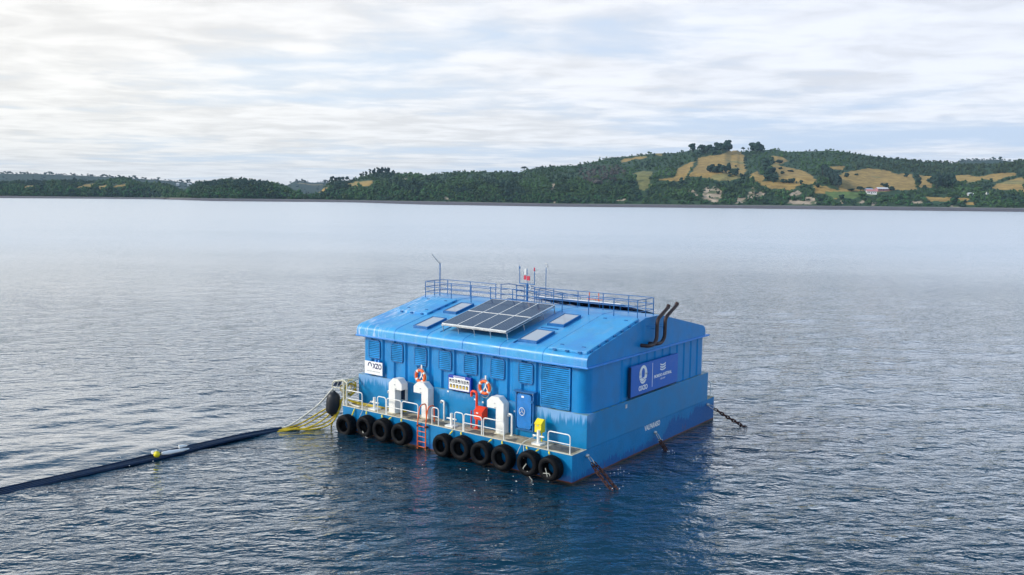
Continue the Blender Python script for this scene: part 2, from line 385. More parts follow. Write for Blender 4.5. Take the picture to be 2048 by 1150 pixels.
# ------------------------------------------------------------------ water: one sheet, finely meshed near the barge, real waves
def build_water():
    rs = [0.05, 5, 10, 14]
    r = 18.0
    while r < 520: rs.append(r); r *= 1.0058
    while r < 11800: rs.append(r); r *= 1.06
    rs.append(11800); rs = np.array(rs)
    a0 = -YAW  # heading angle; columns measured clockwise from +Y
    fine = np.radians(np.arange(-52, 52.001, .11)); coarse = np.radians(np.arange(54, 306.1, 4))
    an = np.concatenate([fine, coarse]); n = len(an); m = len(rs)
    hd = YAW+an
    X = CAM[0]+rs[:, None]*np.sin(hd)[None]; Y = CAM[1]+rs[:, None]*np.cos(hd)[None]
    R = np.repeat(rs[:, None], n, 1)
    px = -19.3  # the feed pipes; the water beyond them lies calmer
    calm = 1/(1+np.exp((X-px+.3)/.5)) * np.exp(-np.clip(px-X, 0, None)/26) * (Y < 4)
    calm *= 1/(1+np.exp((Y+1)/1.5))
    Z = np.zeros_like(X); rng = np.random.default_rng(5)
    space = np.maximum(R*.0058, .12)
    comps = []
    for lam in np.geomspace(.55, 6.5, 44):
        th = math.radians(rng.normal(24, 28)); comps.append((lam, th, rng.uniform(0, 2*math.pi), 1.0))
    patch = .75+.5*np.array(np.sin(X*.045+1)*np.sin(Y*.03+.06*X)*.5+.5)
    for lam, th, ph, w in comps:
        d = -FH*math.cos(th)+RH*math.sin(th); k = 2*math.pi/lam
        amp = .019/k*w*(1.0 if lam < 2.5 else .65)
        q = k*(X*d[0]+Y*d[1])+ph
        att = np.clip((lam/space-3)/3, 0, 1)*np.clip(1.2-R/260, .4, 1)
        cz = 1-calm*(.90 if lam < 1.6 else -.35)
        h = np.sin(q)+.25*np.sin(2*q+1.3)
        Z += amp*h*att*cz*patch
    # long swell train running off the barge's side
    d = np.array((.92, -.39)); q = 2*math.pi/1.9*(X*d[0]+Y*d[1])+.6*np.sin(Y*.4)
    w = 1/(1+np.exp(-(X-1)/1.5))*np.exp(-np.clip(X, 0, None)/16)*np.exp(-((Y-2)/16)**2)
    Z += .028*np.sin(q)*w*np.clip((1.9/space-3)/3, 0, 1)
    co = np.stack([X, Y, Z], -1).reshape(-1, 3)
    i = np.arange(m-1)[:, None]*n; j = np.arange(n)[None]; j2 = (j+1) % n
    q = np.stack([i+j, i+n+j, i+n+j2, i+j2], -1).reshape(-1, 4)
    me = bpy.data.meshes.new('water'); me.vertices.add(len(co)); me.vertices.foreach_set('co', co.ravel().astype(np.float32))
    me.loops.add(q.size); me.loops.foreach_set('vertex_index', q.ravel().astype(np.int32))
    me.polygons.add(len(q)); me.polygons.foreach_set('loop_start', (np.arange(len(q))*4).astype(np.int32)); me.polygons.foreach_set('loop_total', np.full(len(q), 4, np.int32))
    me.polygons.foreach_set('use_smooth', np.ones(len(q), bool)); me.update(); me.validate()
    at = me.attributes.new('calm', 'FLOAT', 'POINT'); at.data.foreach_set('value', calm.ravel().astype(np.float32))
    mt = bpy.data.materials.new('sea_water'); mt.use_nodes = True; t = mt.node_tree; b = t.nodes['Principled BSDF']
    g = t.nodes.new('ShaderNodeNewGeometry'); P = g.outputs['Position']; s = t.nodes.new('ShaderNodeSeparateXYZ'); t.links.new(P, s.inputs[0])
    X_, Y_, _ = s.outputs
    u = mth(t, 'ADD', mth(t, 'MULTIPLY', X_, float(RH[0])), mth(t, 'MULTIPLY', Y_, float(RH[1])))
    v = mth(t, 'ADD', mth(t, 'MULTIPLY', X_, float(FH[0])), mth(t, 'MULTIPLY', Y_, float(FH[1])))
    u2 = mth(t, 'ADD', mth(t, 'MULTIPLY', u, .92), mth(t, 'MULTIPLY', v, .22)); 
    va = comb(t, mth(t, 'MULTIPLY', u2, .55), mth(t, 'SUBTRACT', v, mth(t, 'MULTIPLY', u, .15)), 0.0)
    ha = noise(t, va, 1.5, 3, .55, .25)
    hb = noise(t, va, 4.2, 3, .6, .2)
    hc = noise(t, va, 13.0, 2, .5, 0)
    cal = t.nodes.new('ShaderNodeAttribute'); cal.attribute_name = 'calm'
    big = noise(t, comb(t, mth(t, 'MULTIPLY', u, .008), mth(t, 'MULTIPLY', v, .02), 2.0), 1.0, 4, .6)
    h = mth(t, 'ADD', mth(t, 'MULTIPLY', ha, .25), mth(t, 'ADD', mth(t, 'MULTIPLY', hb, .065), mth(t, 'MULTIPLY', hc, .007)))
    gust = mrange(t, big, .3, .7, .82, 1.12)
    dist = mth(t, 'SQRT', mth(t, 'ADD', mth(t, 'POWER', mth(t, 'SUBTRACT', X_, float(CAM[0])), 2.0), mth(t, 'POWER', mth(t, 'SUBTRACT', Y_, float(CAM[1])), 2.0)))
    far = mth(t, 'MULTIPLY', mrange(t, dist, 30, 130, 1.0, .72), mrange(t, dist, 150, 700, 1.0, .55))
    st = mth(t, 'MULTIPLY', mth(t, 'MULTIPLY', gust, far), mth(t, 'SUBTRACT', 1.0, mth(t, 'MULTIPLY', cal.outputs['Fac'], .75)))
    bn = t.nodes.new('ShaderNodeBump'); bn.inputs['Distance'].default_value = 1.0; t.links.new(h, bn.inputs['Height']); t.links.new(mth(t, 'MULTIPLY', st, WAVE_BUMP), bn.inputs['Strength'])
    # body colour under a Fresnel sheen that rises early towards grazing, lifted beyond real water to whiten the distance
    t.nodes.remove(b); out = t.nodes['Material Output']
    dif = t.nodes.new('ShaderNodeBsdfDiffuse'); dif.inputs['Color'].default_value = (.0018, .034, .064, 1)
    gl = t.nodes.new('ShaderNodeBsdfGlossy'); gl.inputs['Color'].default_value = (1, 1, 1, 1)
    t.links.new(mrange(t, dist, 40, 300, .06, .27), gl.inputs['Roughness']); t.links.new(bn.outputs[0], gl.inputs['Normal'])
    dt = t.nodes.new('ShaderNodeVectorMath'); dt.operation = 'DOT_PRODUCT'; t.links.new(g.outputs['Incoming'], dt.inputs[0]); t.links.new(bn.outputs[0], dt.inputs[1])
    c_ = mth(t, 'MAXIMUM', dt.outputs['Value'], 0.0); sch = mth(t, 'POWER', mth(t, 'SUBTRACT', 1.0, c_, None, True), 5.0)
    fr = mth(t, 'ADD', mth(t, 'MULTIPLY', sch, .97), .022); fr = mth(t, 'MINIMUM', mth(t, 'ADD', fr, mrange(t, c_, .36, .13, 0, .50), None, True), .88)
    ms = t.nodes.new('ShaderNodeMixShader'); t.links.new(fr, ms.inputs[0]); t.links.new(dif.outputs[0], ms.inputs[1]); t.links.new(gl.outputs[0], ms.inputs[2]); t.links.new(ms.outputs[0], out.inputs['Surface'])
    me.materials.append(mt)
    o = bpy.data.objects.new('water', me); COL.objects.link(o); tag(o, kind='structure')
WAVE_BUMP = 1.0
build_water()

# ------------------------------------------------------------------ the barge
L, W, ZD, ZW, D0, D1 = 15.96, 16.32, 1.44, 3.15, 1.27, 15.30
barge = thing('feed_barge', 'big blue steel feed barge with low gabled roof, afloat on calm dark water', 'barge', (-L/2, W/2, 0))
b = MB(); b.prism([(-L, 0), (0, 0), (0, W), (-L, W)], 'z', -1.2, ZD-.012); hull = b.build('hull', M['hull'], barge, bevel=.02)
b = MB()   # deck plating with its raised lip, front and rear walkways
b.box(-L+.01, -.01, .05, D0-.004, ZD-.008, ZD+.004, 0); q = MB(); q.box(-L+.01, -.01, D1+.004, W-.05, ZD-.008, ZD+.004, 0); q.build('deck', M['deck'], barge)
b.build('deck', M['deck'], barge); b = MB()
b.box(-L, 0, -.02, .05, ZD-.008, ZD+.022); b.box(-L, 0, W-.05, W+.02, ZD-.008, ZD+.022); b.box(-.05, .0, .055, D0-.004, ZD-.008, ZD+.02)
build_each(b, 'deck_edge', M['cream'], barge)
b = MB()
b.box(-1.75, -.25, .2, 1.1, ZD+.004, ZD+.018); b.box(-9.9, -8.3, .25, .8, ZD+.004, ZD+.016); b.box(-6.6, -5.7, .12, .6, ZD+.004, ZD+.016)
build_each(b, 'anti_slip_mat', M['gskin'], barge)
MBl = MB(); MBl.prism([(-L, D0), (0, D0), (0, D1), (-L, D1)], 'z', ZD, ZW); MBl.build('lower_wall', M['base'], barge, bevel=.012)
# upper wall: corrugated steel with rounded corners
def wall_outline():
    x0, x1, y0, y1, r, dp = -L+.12, -.12, D0+.10, D1-.30, .55, .10
    pts = []
    def side(p0, p1, inward, off0, per=.91, flat=.56, dp=dp):
        p0, p1, inw = np.array(p0), np.array(p1), np.array(inward); Ls = np.linalg.norm(p1-p0); d = (p1-p0)/Ls; t = off0
        pts.append(p0)
        while t+per*.5 < Ls-.1:
            for a, dd in ((0, 0), (.10, dp), (.26, dp), (.36, 0)):
                pts.append(p0+d*(t+a)+inw*dd)
            t += per
        pts.append(p1)
    def corner(cx, cy, a0):
        for k in range(1, 8):
            a = math.radians(a0+90*k/8); pts.append(np.array((cx+r*math.cos(a), cy+r*math.sin(a))))
    side((x0+r, y0), (x1-r, y0), (0, 1), .30); corner(x1-r, y0+r, 270)
    side((x1, y0+r), (x1, y1-r), (-1, 0), 2.6, dp=.06); corner(x1-r, y1-r, 0)
    side((x1-r, y1), (x0+r, y1), (0, -1), .3); corner(x0+r, y1-r, 90)
    side((x0, y1-r), (x0, y0+r), (1, 0), .9); corner(x0+r, y0+r, 180)
    return [tuple(p) for p in pts]
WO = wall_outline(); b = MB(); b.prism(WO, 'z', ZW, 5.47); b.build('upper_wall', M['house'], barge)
# cornice rail
b = MB()
b.box(-L-.06, .08, D0-.19, D0-.02, 5.44, 5.53); b.box(-.10, .08, D0-.02, D1-.30, 5.44, 5.53); b.box(-L-.06, .08, D1-.30, D1-.13, 5.44, 5.53); b.box(-L-.06, -L+.12, D0-.02, D1-.30, 5.44, 5.53)
b.build('cornice', M['trim'], barge, bevel=.015)
# roof: gabled with a broad rounded eave
PROF = [(1.12, 5.53), (1.12, 5.78), (1.15, 5.92), (1.22, 6.02), (1.33, 6.10), (1.50, 6.165), (7.0, 7.35), (8.75, 7.35), (14.25, 6.17), (14.5, 6.08), (14.62, 5.95), (14.68, 5.8), (14.68, 5.53)]
b = MB(); n = len(PROF); v = [(-L, y, z) for y, z in PROF]+[(0, y, z) for y, z in PROF]
for i in range(n-1): b.add([v[i], v[i+1], v[n+i+1], v[n+i]], [(0, 3, 2, 1)], False, 0)
b.add(v, [tuple(range(n)), tuple(range(n, 2*n))[::-1]], False, 1); b.add([v[0], v[n-1], v[2*n-1], v[n]], [(0, 1, 2, 3)], False, 1)
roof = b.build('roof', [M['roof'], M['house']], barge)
bm = __import__('bmesh').new(); bm.from_mesh(roof.data); __import__('bmesh').ops.remove_doubles(bm, verts=bm.verts, dist=.001); __import__('bmesh').ops.recalc_face_normals(bm, faces=bm.faces); bm.to_mesh(roof.data); bm.free()
roof.data.polygons.foreach_set('use_smooth', [m == 0 for m in [p.material_index for p in roof.data.polygons]])
for e in roof.data.edges:
    va, vb = [roof.data.vertices[i].co for i in e.vertices]
    if abs(va.x-vb.x) < .01: e.use_edge_sharp = True
# weld seams over the roof
b = MB()
for sx in (-12.88, -10.39, -7.83, -5.31, -2.6):
    pts = [(sx, y, z+.004) for y, z in PROF]
    pts[0:5] = [(sx, y-.004, z) for y, z in PROF[0:5]]
    b.tube(pts, .012, 5)
build_each(b, 'roof_seam', M['blue'], roof)
SL = (7.35-6.165)/5.5
def rz(y): return 6.165+(y-1.5)*SL if y < 7 else 7.35
def roof_box(mb, x0, x1, y0, y1, h0, h1, mi=0):   # slab lying on the front slope
    v = [(x, y, rz(y)+h) for h in (h0, h1) for y in (y0, y1) for x in (x0, x1)]
    mb.add(v, [(0, 2, 3, 1), (4, 5, 7, 6), (0, 1, 5, 4), (1, 3, 7, 5), (3, 2, 6, 7), (2, 0, 4, 6)], False, mi)
for x0, x1, y0, y1, tb in ((-15.3, -12.85, 3.85, 6.6, 4), (-2.42, -.14, 1.34, 6.5, 7)):
    b = MB(); roof_box(b, x0, x1, y0, y1, -.01, .12); h = b.build('roof_hatch', M['roof'], roof, bevel=.02)
    b = MB()
    for k in range(tb):
        yy = y0+.35+(y1-y0-.7)*k/(tb-1); roof_box(b, x1, x1+.07, yy-.09, yy+.09, .02, .10); roof_box(b, x0-.07, x0, yy-.09, yy+.09, .02, .10)
    for k in range(3):
        xx = x0+.4+(x1-x0-.8)*k/2; roof_box(b, xx-.09, xx+.09, y0-.07, y0, .02, .10)
    for xx in (x0+.5, x1-.5):
        for yy in (y0+.5, y1-.5): roof_box(b, xx-.1, xx+.1, yy-.035, yy+.035, .12, .15)
    build_each(b, 'hatch_dog', M['bluerail'], h)
for x0, x1, y0, y1 in ((-12.0, -10.93, 1.75, 3.42), (-12.1, -11.1, 4.42, 6.12), (-4.6, -3.42, 1.75, 3.42), (-4.58, -3.5, 4.36, 6.08)):
    b = MB()
    for a in ((x0, x0+.06, y0, y1), (x1-.06, x1, y0, y1), (x0+.06, x1-.06, y0, y0+.07), (x0+.06, x1-.06, y1-.07, y1)): roof_box(b, *a, -.01, .15)
    sk = b.build('skylight', M['bluerail'], roof)
    b = MB(); roof_box(b, x0+.06, x1-.06, y0+.07, y1-.07, .0, .125); b.build('pane', M['glass'], sk)
b = MB(); roof_box(b, -4.75, -4.69, 1.2+.32, 3.3, -.01, .05); roof_box(b, -4.69, -3.6, 3.95, 4.01, -.01, .05); roof_box(b, -9.9, -9.84, 1.65, 6.2, -.01, .03); build_each(b, 'roof_bracket', M['bluerail'], roof)
# grilles along the front
def louvre(x0, x1, z0, z1, rad, y=1.37, big=False):
    b = MB(); yo = y-.065
    out = rrect(x0, x1, z0, z1, rad); inn = rrect(x0+.05, x1-.05, z0+.05, z1-.05, max(rad-.04, .01)); k = len(out)
    vs = [(p[0], yo, p[1]) for p in out]+[(p[0], yo, p[1]) for p in inn]+[(p[0], y+.09, p[1]) for p in out]+[(p[0], yo+.06, p[1]) for p in inn]
    fs = []
    for i in range(k):
        j = (i+1) % k; fs += [(i, j, k+j, k+i), (j, i, 2*k+i, 2*k+j), (k+i, k+j, 3*k+j, 3*k+i)]
    b.add(vs, fs, False, 0); b.add([vs[3*k+i] for i in range(k)], [tuple(range(k))], False, 1)
    fr = b.build('louvre_vent', [M['bluerail'] if not big else M['louvre'], M['dark']], barge)
    s = MB(); zz_ = z0+.08; st = .105
    while zz_ < z1-.07:
        e = 0.0
        for zc_ in (z0+rad, z1-rad):
            dz_ = (zc_-zz_) if zc_ == z0+rad else (zz_-zc_)
            if dz_ > 0: e = rad-math.sqrt(max(rad*rad-dz_*dz_, 0))
        s.add([(x0+.05+e, yo-.012, zz_), (x1-.05-e, yo-.012, zz_), (x1-.05-e, yo+.045, zz_+.060), (x0+.05+e, yo+.045, zz_+.060), (x0+.05+e, yo-.006, zz_-.010), (x1-.05-e, yo-.006, zz_-.010)], [(0, 1, 2, 3), (4, 5, 1, 0)], False, 0)
        zz_ += st
    s.build('slats', M['louvre'], fr)
for k in range(7): louvre(-15.16+1.82*k, -14.22+1.82*k, 4.17, 5.28, .17)
louvre(-2.82, -1.05, 3.21, 5.33, .02, 1.36, True)
# door
b = MB(); dx0, dx1, dz0, dz1 = -4.25, -3.10, 1.80, 3.80
b.box(dx0, dx0+.07, 1.12, D0+.11, dz0, dz1); b.box(dx1-.07, dx1, 1.12, D0+.11, dz0, dz1); b.box(dx0+.07, dx1-.07, 1.12, D0+.11, dz1-.07, dz1); b.box(dx0+.07, dx1-.07, 1.12, D0, dz0, dz0+.07); b.box(dx0-.06, dx1+.08, 1.02, D0+.11, dz1, dz1+.05)
fr = b.build('door', M['bluerail'], barge)
b = MB(); b.prism(rrect(dx0+.12, dx1-.14, dz0+.10, dz1-.10, .14), 'y', 1.10, D0-.02); b.build('door_leaf', M['blue'], fr, bevel=.015)
b = MB(); b.box(dx0+.07, dx1-.07, D0-.02, D0+.11, dz0+.07, dz1-.07); b.build('door_panel', M['bluerail'], fr)
b = MB(); hc = (-3.76, 1.03, 2.80)
b.tube([(hc[0]+.17*math.cos(a), hc[1], hc[2]+.2*math.sin(a)) for a in np.linspace(0, 2*math.pi, 20)[:-1]], .016, 6, True)
for a in (90, 210, 330): b.tube([hc, (hc[0]+.17*math.cos(math.radians(a)), hc[1], hc[2]+.2*math.sin(math.radians(a)))], .012, 5)
b.tube([hc, (hc[0], 1.10, hc[2])], .02, 6); b.build('handwheel', M['white'], fr)
b = MB()
for hz in (2.2, 3.35): b.box(dx1-.16, dx1+.0, 1.07, 1.12, hz-.06, hz+.06)
build_each(b, 'hinge', M['bluerail'], fr)
b = MB(); b.box(-3.85, -3.69, 1.09, 1.10, 3.50, 3.60); b.build('door_plate', M['signwhite'], fr)
# small stickers on the low wall
b = MB()
for x, z in ((-9.0, 3.02), (-7.1, 2.85), (-6.55, 2.78), (-4.45, 2.62), (-10.3, 2.0)): b.box(x, x+.11, D0-.006, D0, z, z+.09)
build_each(b, 'sticker', M['signwhite'], barge)
# exhausts on the right gable
def exhaust(y0, y1, dy, dz_):
    b = MB(); x = .42
    b.tube(arc_path([(-.02, y0, 5.93), (x, y0, 5.93), (x, y1-.35, 5.93), (x, y1, 6.2), (x, y1, 7.25), (x, y1+dy, 7.25+dz_), (x, y1+dy+.25, 7.25+dz_+.12)], .3, 6), .10, 12)
    o = b.build('exhaust_pipe', M['exhaust'], barge)
    b = MB(); ex = (x, y1+dy+.25, 7.25+dz_+.12)
    b.tube([ex, (ex[0], ex[1]+.10, ex[2]+.12)], [.11, .115], 12); b.build('rain_cap', M['exhaust'], o)
    b = MB(); b.tube([(-.02, y1-.5, 6.9), (x, y1, 6.9)], .015, 5); b.tube([(-.02, y1+.3, 6.7), (x, y1, 6.7)], .015, 5)
    build_each(b, 'pipe_bracket', M['blue'], o)
exhaust(6.55, 7.52, .95, .42); exhaust(7.45, 8.45, 1.05, .45)
b = MB(); b.lathe((.0, 8.39, .82), (1, 0, 0), [(.0, .12), (.09, .12), (.09, 0)], 12); b.lathe((.0, 1.27, 1.15), (1, 0, 0), [(.0, .12), (.09, .12), (.09, 0)], 12); b.lathe((.0, 15.30, 1.12), (1, 0, 0), [(.0, .12), (.09, .12), (.09, 0)], 12)
b.box(-.02, .03, 5.0, 5.18, 2.8, 3.0); build_each(b, 'chain_lug', M['steel'], barge)
txt = text_mesh('ship_name', 'VALPARAISO', .40, M['signwhite'], barge, (.012, 7.20, 1.13), (0, 1, 0), (0, 0, 1), .003, 1.80, bold=.010)

# ridge railing, roof walkway rail
def rail_run(b, pts, zb, h=.96, levels=(1, .66, .33), r=.022, posts=True, pr=.026):
    for l in levels: b.tube([(p[0], p[1], (p[2] if len(p) > 2 else zb)+h*l) for p in pts], r, 6)
def posts(b, pts, z0, z1, r=.028):
    for p in pts: b.tube([(p[0], p[1], z0), (p[0], p[1], z1)], r, 6)
rr = thing('roof_railing', 'blue three-bar pipe railing around the flat ridge of the barge roof', 'railing', (-7.7, 7.8, 7.35))
b = MB(); yf, yr = 6.62, 8.42
rail_run(b, arc_path([(-11.2, yr), (-15.55, yr), (-15.55, yf), (-.25, yf), (-.25, yr), (-8.3, yr)], .25), 7.35)
b.build('rails', M['bluerail'], rr)
b = MB(); 
for x in (-15.5, -13.35, -11.75, -10.25, -8.6, -6.9, -5.1, -3.35, -1.75, -.3): posts(b, [(x, yf)], rz(yf)-.01, 8.33)
for x in (-15.2, -13.3, -11.25, -8.3, -6.9, -5.2, -3.5, -1.85, -.3): posts(b, [(x, yr)], 7.34, 8.33)
posts(b, [(-.28, 7.5), (-15.52, 7.5)], 7.34, 8.33); build_each(b, 'post', M['bluerail'], rr)
st = thing('roof_stairs', 'blue railed steps leading down the rear slope from the gap in the ridge railing', 'stairs', (-10.0, 9.5, 7.35))
b = MB()
for x0 in (-10.9, -9.7):
    for l in (.96, .64, .32): b.tube([(x0, 8.45, 7.35+l), (x0+.1, 9.3, 7.33+l), (x0+1.2, 13.9, 6.33+l)], .022, 6)
    posts(b, [(x0, 8.5)], 7.34, 8.33, .03)
    for k in range(1, 5): b.tube([(x0+.1+1.1*k/4, 9.3+4.6*k/4, 7.2-1.0*k/4), (x0+.1+1.1*k/4, 9.3+4.6*k/4, 8.29-1.0*k/4)], .026, 6)
b.build('handrail', M['bluerail'], st)
b = MB()
for k in range(14): b.box(-10.8+.08*k, -9.65+.08*k, 9.0+.36*k, 9.2+.36*k, 7.36-.078*k, 7.40-.078*k)
build_each(b, 'tread', M['bluerail'], st)

# ------------------------------------------------------------------ solar arrays
def solar_array(front=True):
    lab = 'tilted array of eight grey solar panels standing on legs on the front roof slope' if front else 'second raised solar array behind the ridge, only its dark underside and legs showing'
    x0, x1, y0, y1 = (-9.78, -5.32, 1.66, 6.2) if front else (-8.9, -3.1, 9.75, 13.9)
    T = thing('solar_array', lab, 'solar array', ((x0+x1)/2, (y0+y1)/2, 6.7 if front else 7.0))
    def zt(y): return rz(y)+.50 if front else 7.60-(y-9.75)*.215
    def zb(y): return rz(y) if front else 7.35-(y-8.75)*.2146
    ny = 2; nx = 4
    tilt = math.atan2(zt(y1)-zt(y0), y1-y0)
    for i in range(nx):
        for j in range(ny):
            a0 = x0+(x1-x0)*i/nx+.012; a1 = x0+(x1-x0)*(i+1)/nx-.012; c0 = y0+(y1-y0)*j/ny+.02; c1 = y0+(y1-y0)*(j+1)/ny-.02
            cx, cy = (a0+a1)/2, (c0+c1)/2; hl = (c1-c0)/2/math.cos(tilt)
            o = bpy.data.objects.new('solar_panel', bpy.data.meshes.new('solar_panel')); COL.objects.link(o); o.parent = T
            q = MB(); hx = (a1-a0)/2
            q.box(-hx+.016, hx-.016, -hl+.016, hl-.016, -.01, .012, 0)
            for bx in ((-hx, -hx+.016, -hl, hl), (hx-.016, hx, -hl, hl), (-hx+.016, hx-.016, -hl, -hl+.016), (-hx+.016, hx-.016, hl-.016, hl)): q.box(*bx, -.03, .022, 1)
            q.box(-hx+.016, hx-.016, -hl+.016, hl-.016, -.028, -.012, 2)
            me = o.data; me.from_pydata(q.v, [], q.f); me.polygons.foreach_set('material_index', q.mi)
            for mm in (M['solar'], M['signwhite'], M['dark']): me.materials.append(mm)
            me.update(); o.rotation_euler = (tilt, 0, 0); o.location = Vector((cx, cy, zt(cy)))-T.location
    b = MB()
    for yy in ((y0, (y0+y1)/2, y1) if front else (y0, y0+1.4, y0+2.8, y1)):
        b.obox(((x0+x1)/2, yy, zt(yy)-.065), ((x1-x0)/2, 0, 0), (0, .03, .03*SL), (0, 0, .03))
    for k in range(5):
        xx = x0+(x1-x0)*k/4; ym = (y0+y1)/2; b.obox((xx, ym, zt(ym)-.10 if front else zt(ym)-.12), (.025, 0, 0), (0, (y1-y0)/2, (zt(y1)-zt(y0))/2), (0, 0, .03))
    b.build('frame', M['steel'] if front else M['dark'], T)
    xs = [x0+(x1-x0)*k/4 for k in range(5)] if front else list(np.linspace(x0+.1, x1-.1, 9))
    for yy in ((y0+.08, (y0+y1)/2-.7, (y0+y1)/2+1.1, y1-.06) if front else (y0+.1, y1-.3)):
        for k, xx in enumerate(xs):
            if front and yy > y0+.1 and 0 < k < 4 and yy < y1-.1: continue
            q = MB(); q.tube([(xx, yy+.09, zb(yy+.09)-.01), (xx, yy, zt(yy)-.09)], .03, 6); q.build('leg', M['steel'] if front else M['bluerail'], T)
solar_array(True); solar_array(False)

# ------------------------------------------------------------------ masts on the ridge
t = thing('antenna_mast', 'blue ridge mast with crossbar, two lantern poles and a red box', 'mast', (-8.75, 8.3, 7.35))
b = MB(); b.tube([(-8.75, 8.3, 7.34), (-8.75, 8.3, 8.5)], .065, 8); b.box(-9.35, -8.2, 8.27, 8.33, 8.47, 8.52); b.tube([(-8.75, 8.3, 8.5), (-8.78, 8.3, 9.4)], .018, 6); b.build('pole', M['bluerail'], t)
b = MB(); b.tube([(-9.32, 8.3, 8.5), (-9.34, 8.3, 9.38)], .024, 6); b.lathe((-9.34, 8.3, 9.38), (0, 0, 1), [(0, 0), (.05, .01), (.05, .09), (.02, .14), (.01, .22), (0, .22)], 10); b.build('lantern_pole', M['bluerail'], t)
b = MB(); b.tube([(-8.22, 8.3, 8.5), (-8.24, 8.3, 9.30)], .024, 6); lp = b.build('lantern_pole', M['bluerail'], t)
b = MB(); b.lathe((-8.24, 8.3, 9.30), (0, 0, 1), [(0, 0), (.055, .0), (.055, .05), (.04, .06), (.04, .2), (0, .22)], 10); b.build('red_lamp', M['magenta'], lp)
b = MB(); b.box(-8.95, -8.80, 8.2, 8.24, 8.75, 9.0, 0); b.box(-8.74, -8.52, 8.2, 8.26, 8.72, 8.98, 1); b.box(-8.90, -8.83, 8.2, 8.25, 9.05, 9.4, 2); b.tube([(-8.6, 8.3, 8.1), (-8.5, 8.3, 8.3), (-8.6, 8.3, 8.45)], .03, 6, mi=2)
b.build('signal_box', [M['magenta'], M['magenta'], M['white']], t)
t = thing('whip_antenna', 'thin tall blue pole with a small curled grey head behind the ridge railing', 'antenna', (-7.6, 8.6, 7.35))
b = MB(); b.tube([(-7.6, 8.6, 7.34), (-7.6, 8.6, 9.55)], .022, 6); b.build('pole', M['bluerail'], t)
b = MB(); b.tube([(-7.6+.13*math.sin(a), 8.6, 9.55+.13*(1-math.cos(a))*.8) for a in np.linspace(0, 4, 12)], .025, 6); b.build('head', M['steel'], t)
t = thing('bent_pole', 'thin pole with a slanting top arm at the left end of the roof ridge', 'pole', (-15.15, 7.6, 7.3))
b = MB(); b.tube([(-15.15, 7.6, 7.32), (-15.15, 7.6, 9.45)], .035, 7); b.build('post', M['bluerail'], t)
b = MB(); b.tube([(-15.15, 7.6, 9.38), (-15.62, 7.35, 10.0)], .032, 6); b.tube([(-15.15, 7.6, 9.3), (-15.15, 7.6, 9.6)], .028, 6); b.build('arm', M['steel'], t)
# orange ladder behind the barge
t = thing('rear_ladder', 'orange ladder with hooped handrails rising behind the rear eave', 'ladder', (-8.3, 15.5, 1.45))
b = MB()
for x in (-8.75, -8.02): b.tube([(x, 15.45, 1.45), (x, 15.45, 7.0), (x, 15.45, 7.42)], .032, 6)
b.build('stringer', M['orange'], t); b = MB()
for k in range(16): b.tube([(-8.75, 15.45, 1.75+.33*k), (-8.02, 15.45, 1.75+.33*k)], .018, 5)
b.build('rungs', M['orange'], t); b = MB()
for z in (6.2, 6.6, 7.0): b.tube(spline([(-8.75, 15.45, z), (-8.7, 15.1, z+.02), (-8.2, 14.95, z+.04), (-7.72, 15.15, z), (-7.75, 15.5, z)], 5), .022, 5)
for x in (-8.5, -8.0, -7.74): b.tube([(x, 15.05, 6.0), (x, 15.05, 7.02)], .018, 5)
b.build('handrail', M['orange'], t)

# ------------------------------------------------------------------ signs
def sign(label, name='wall_sign', loc=(0, 0, 0)): return thing(name, label, 'sign', loc)
t = sign('white rectangular OXZO sign at the left end of the barge front', loc=(-14.6, 1.2, 3.65))
b = MB(); b.box(-15.33, -13.89, 1.16, 1.21, 3.27, 4.03); b.build('board', M['signwhite'], t, bevel=.008)
b = MB(); a = np.linspace(math.radians(200), math.radians(-25), 14)
pts = [(-14.90+.165*math.cos(q), .18*math.sin(q)+3.80) for q in a]+[(-14.90+.095*math.cos(q), .11*math.sin(q)+3.80) for q in a[::-1]]
b.prism(pts, 'y', 1.152, 1.16); b.build('letter_arc', M['navy'], t)
text_mesh('lettering', 'XZO', .42, M['navy'], t, (-14.68, 1.155, 3.64), (1, 0, 0), (0, 0, 1), .003, .74, bold=.012)
text_mesh('small_print', 'OXYGEN AND OZONE', .10, M['greyprint'], t, (-15.15, 1.155, 3.42), (1, 0, 0), (0, 0, 1), .002, 1.1)
b = MB()
for x in (-14.55, -14.3): b.box(x, x+.12, 1.21, 1.30, 3.9, 4.16)
build_each(b, 'bracket', M['trim'], t)
t = sign('blue and white safety board with a row of pictograms above yellow warning squares', 'safety_board', (-8.0, 1.15, 3.65))
b = MB(); b.box(-8.79, -7.20, 1.105, 1.27, 3.24, 4.05); b.build('case', M['boardblue'], t, bevel=.01)
b = MB(); b.box(-8.73, -7.30, 1.0901, 1.105, 3.28, 3.90); b.box(-8.40, -7.60, 1.0911, 1.105, 3.90, 4.03); b.build('panel', M['signwhite'], t)
b = MB()
for k in range(7): b.box(-8.69+.20*k, -8.55+.20*k, 1.0801, 1.0901, 3.66, 3.84)
b.build('pictogram', M['pictodark'], t)
b = MB()
for k in range(7):
    x = -8.69+.20*k; s = [(.03, .02, .11, .07), (.05, .09, .09, .15), (.02, .10, .06, .14)]
    for q in s[:1+k % 3] + ([(.04, .03, .10, .14)] if k in (2, 5) else []): b.box(x+q[0], x+q[2], 1.0751, 1.0801, 3.66+q[1], 3.66+q[3])
b.build('pictogram_figure', M['signwhite'], t)
b = MB()
for k in range(6): b.box(-8.66+.225*k, -8.51+.225*k, 1.0801, 1.0901, 3.38, 3.57)
b.build('warning_square', M['pictodark'], t)
b = MB()
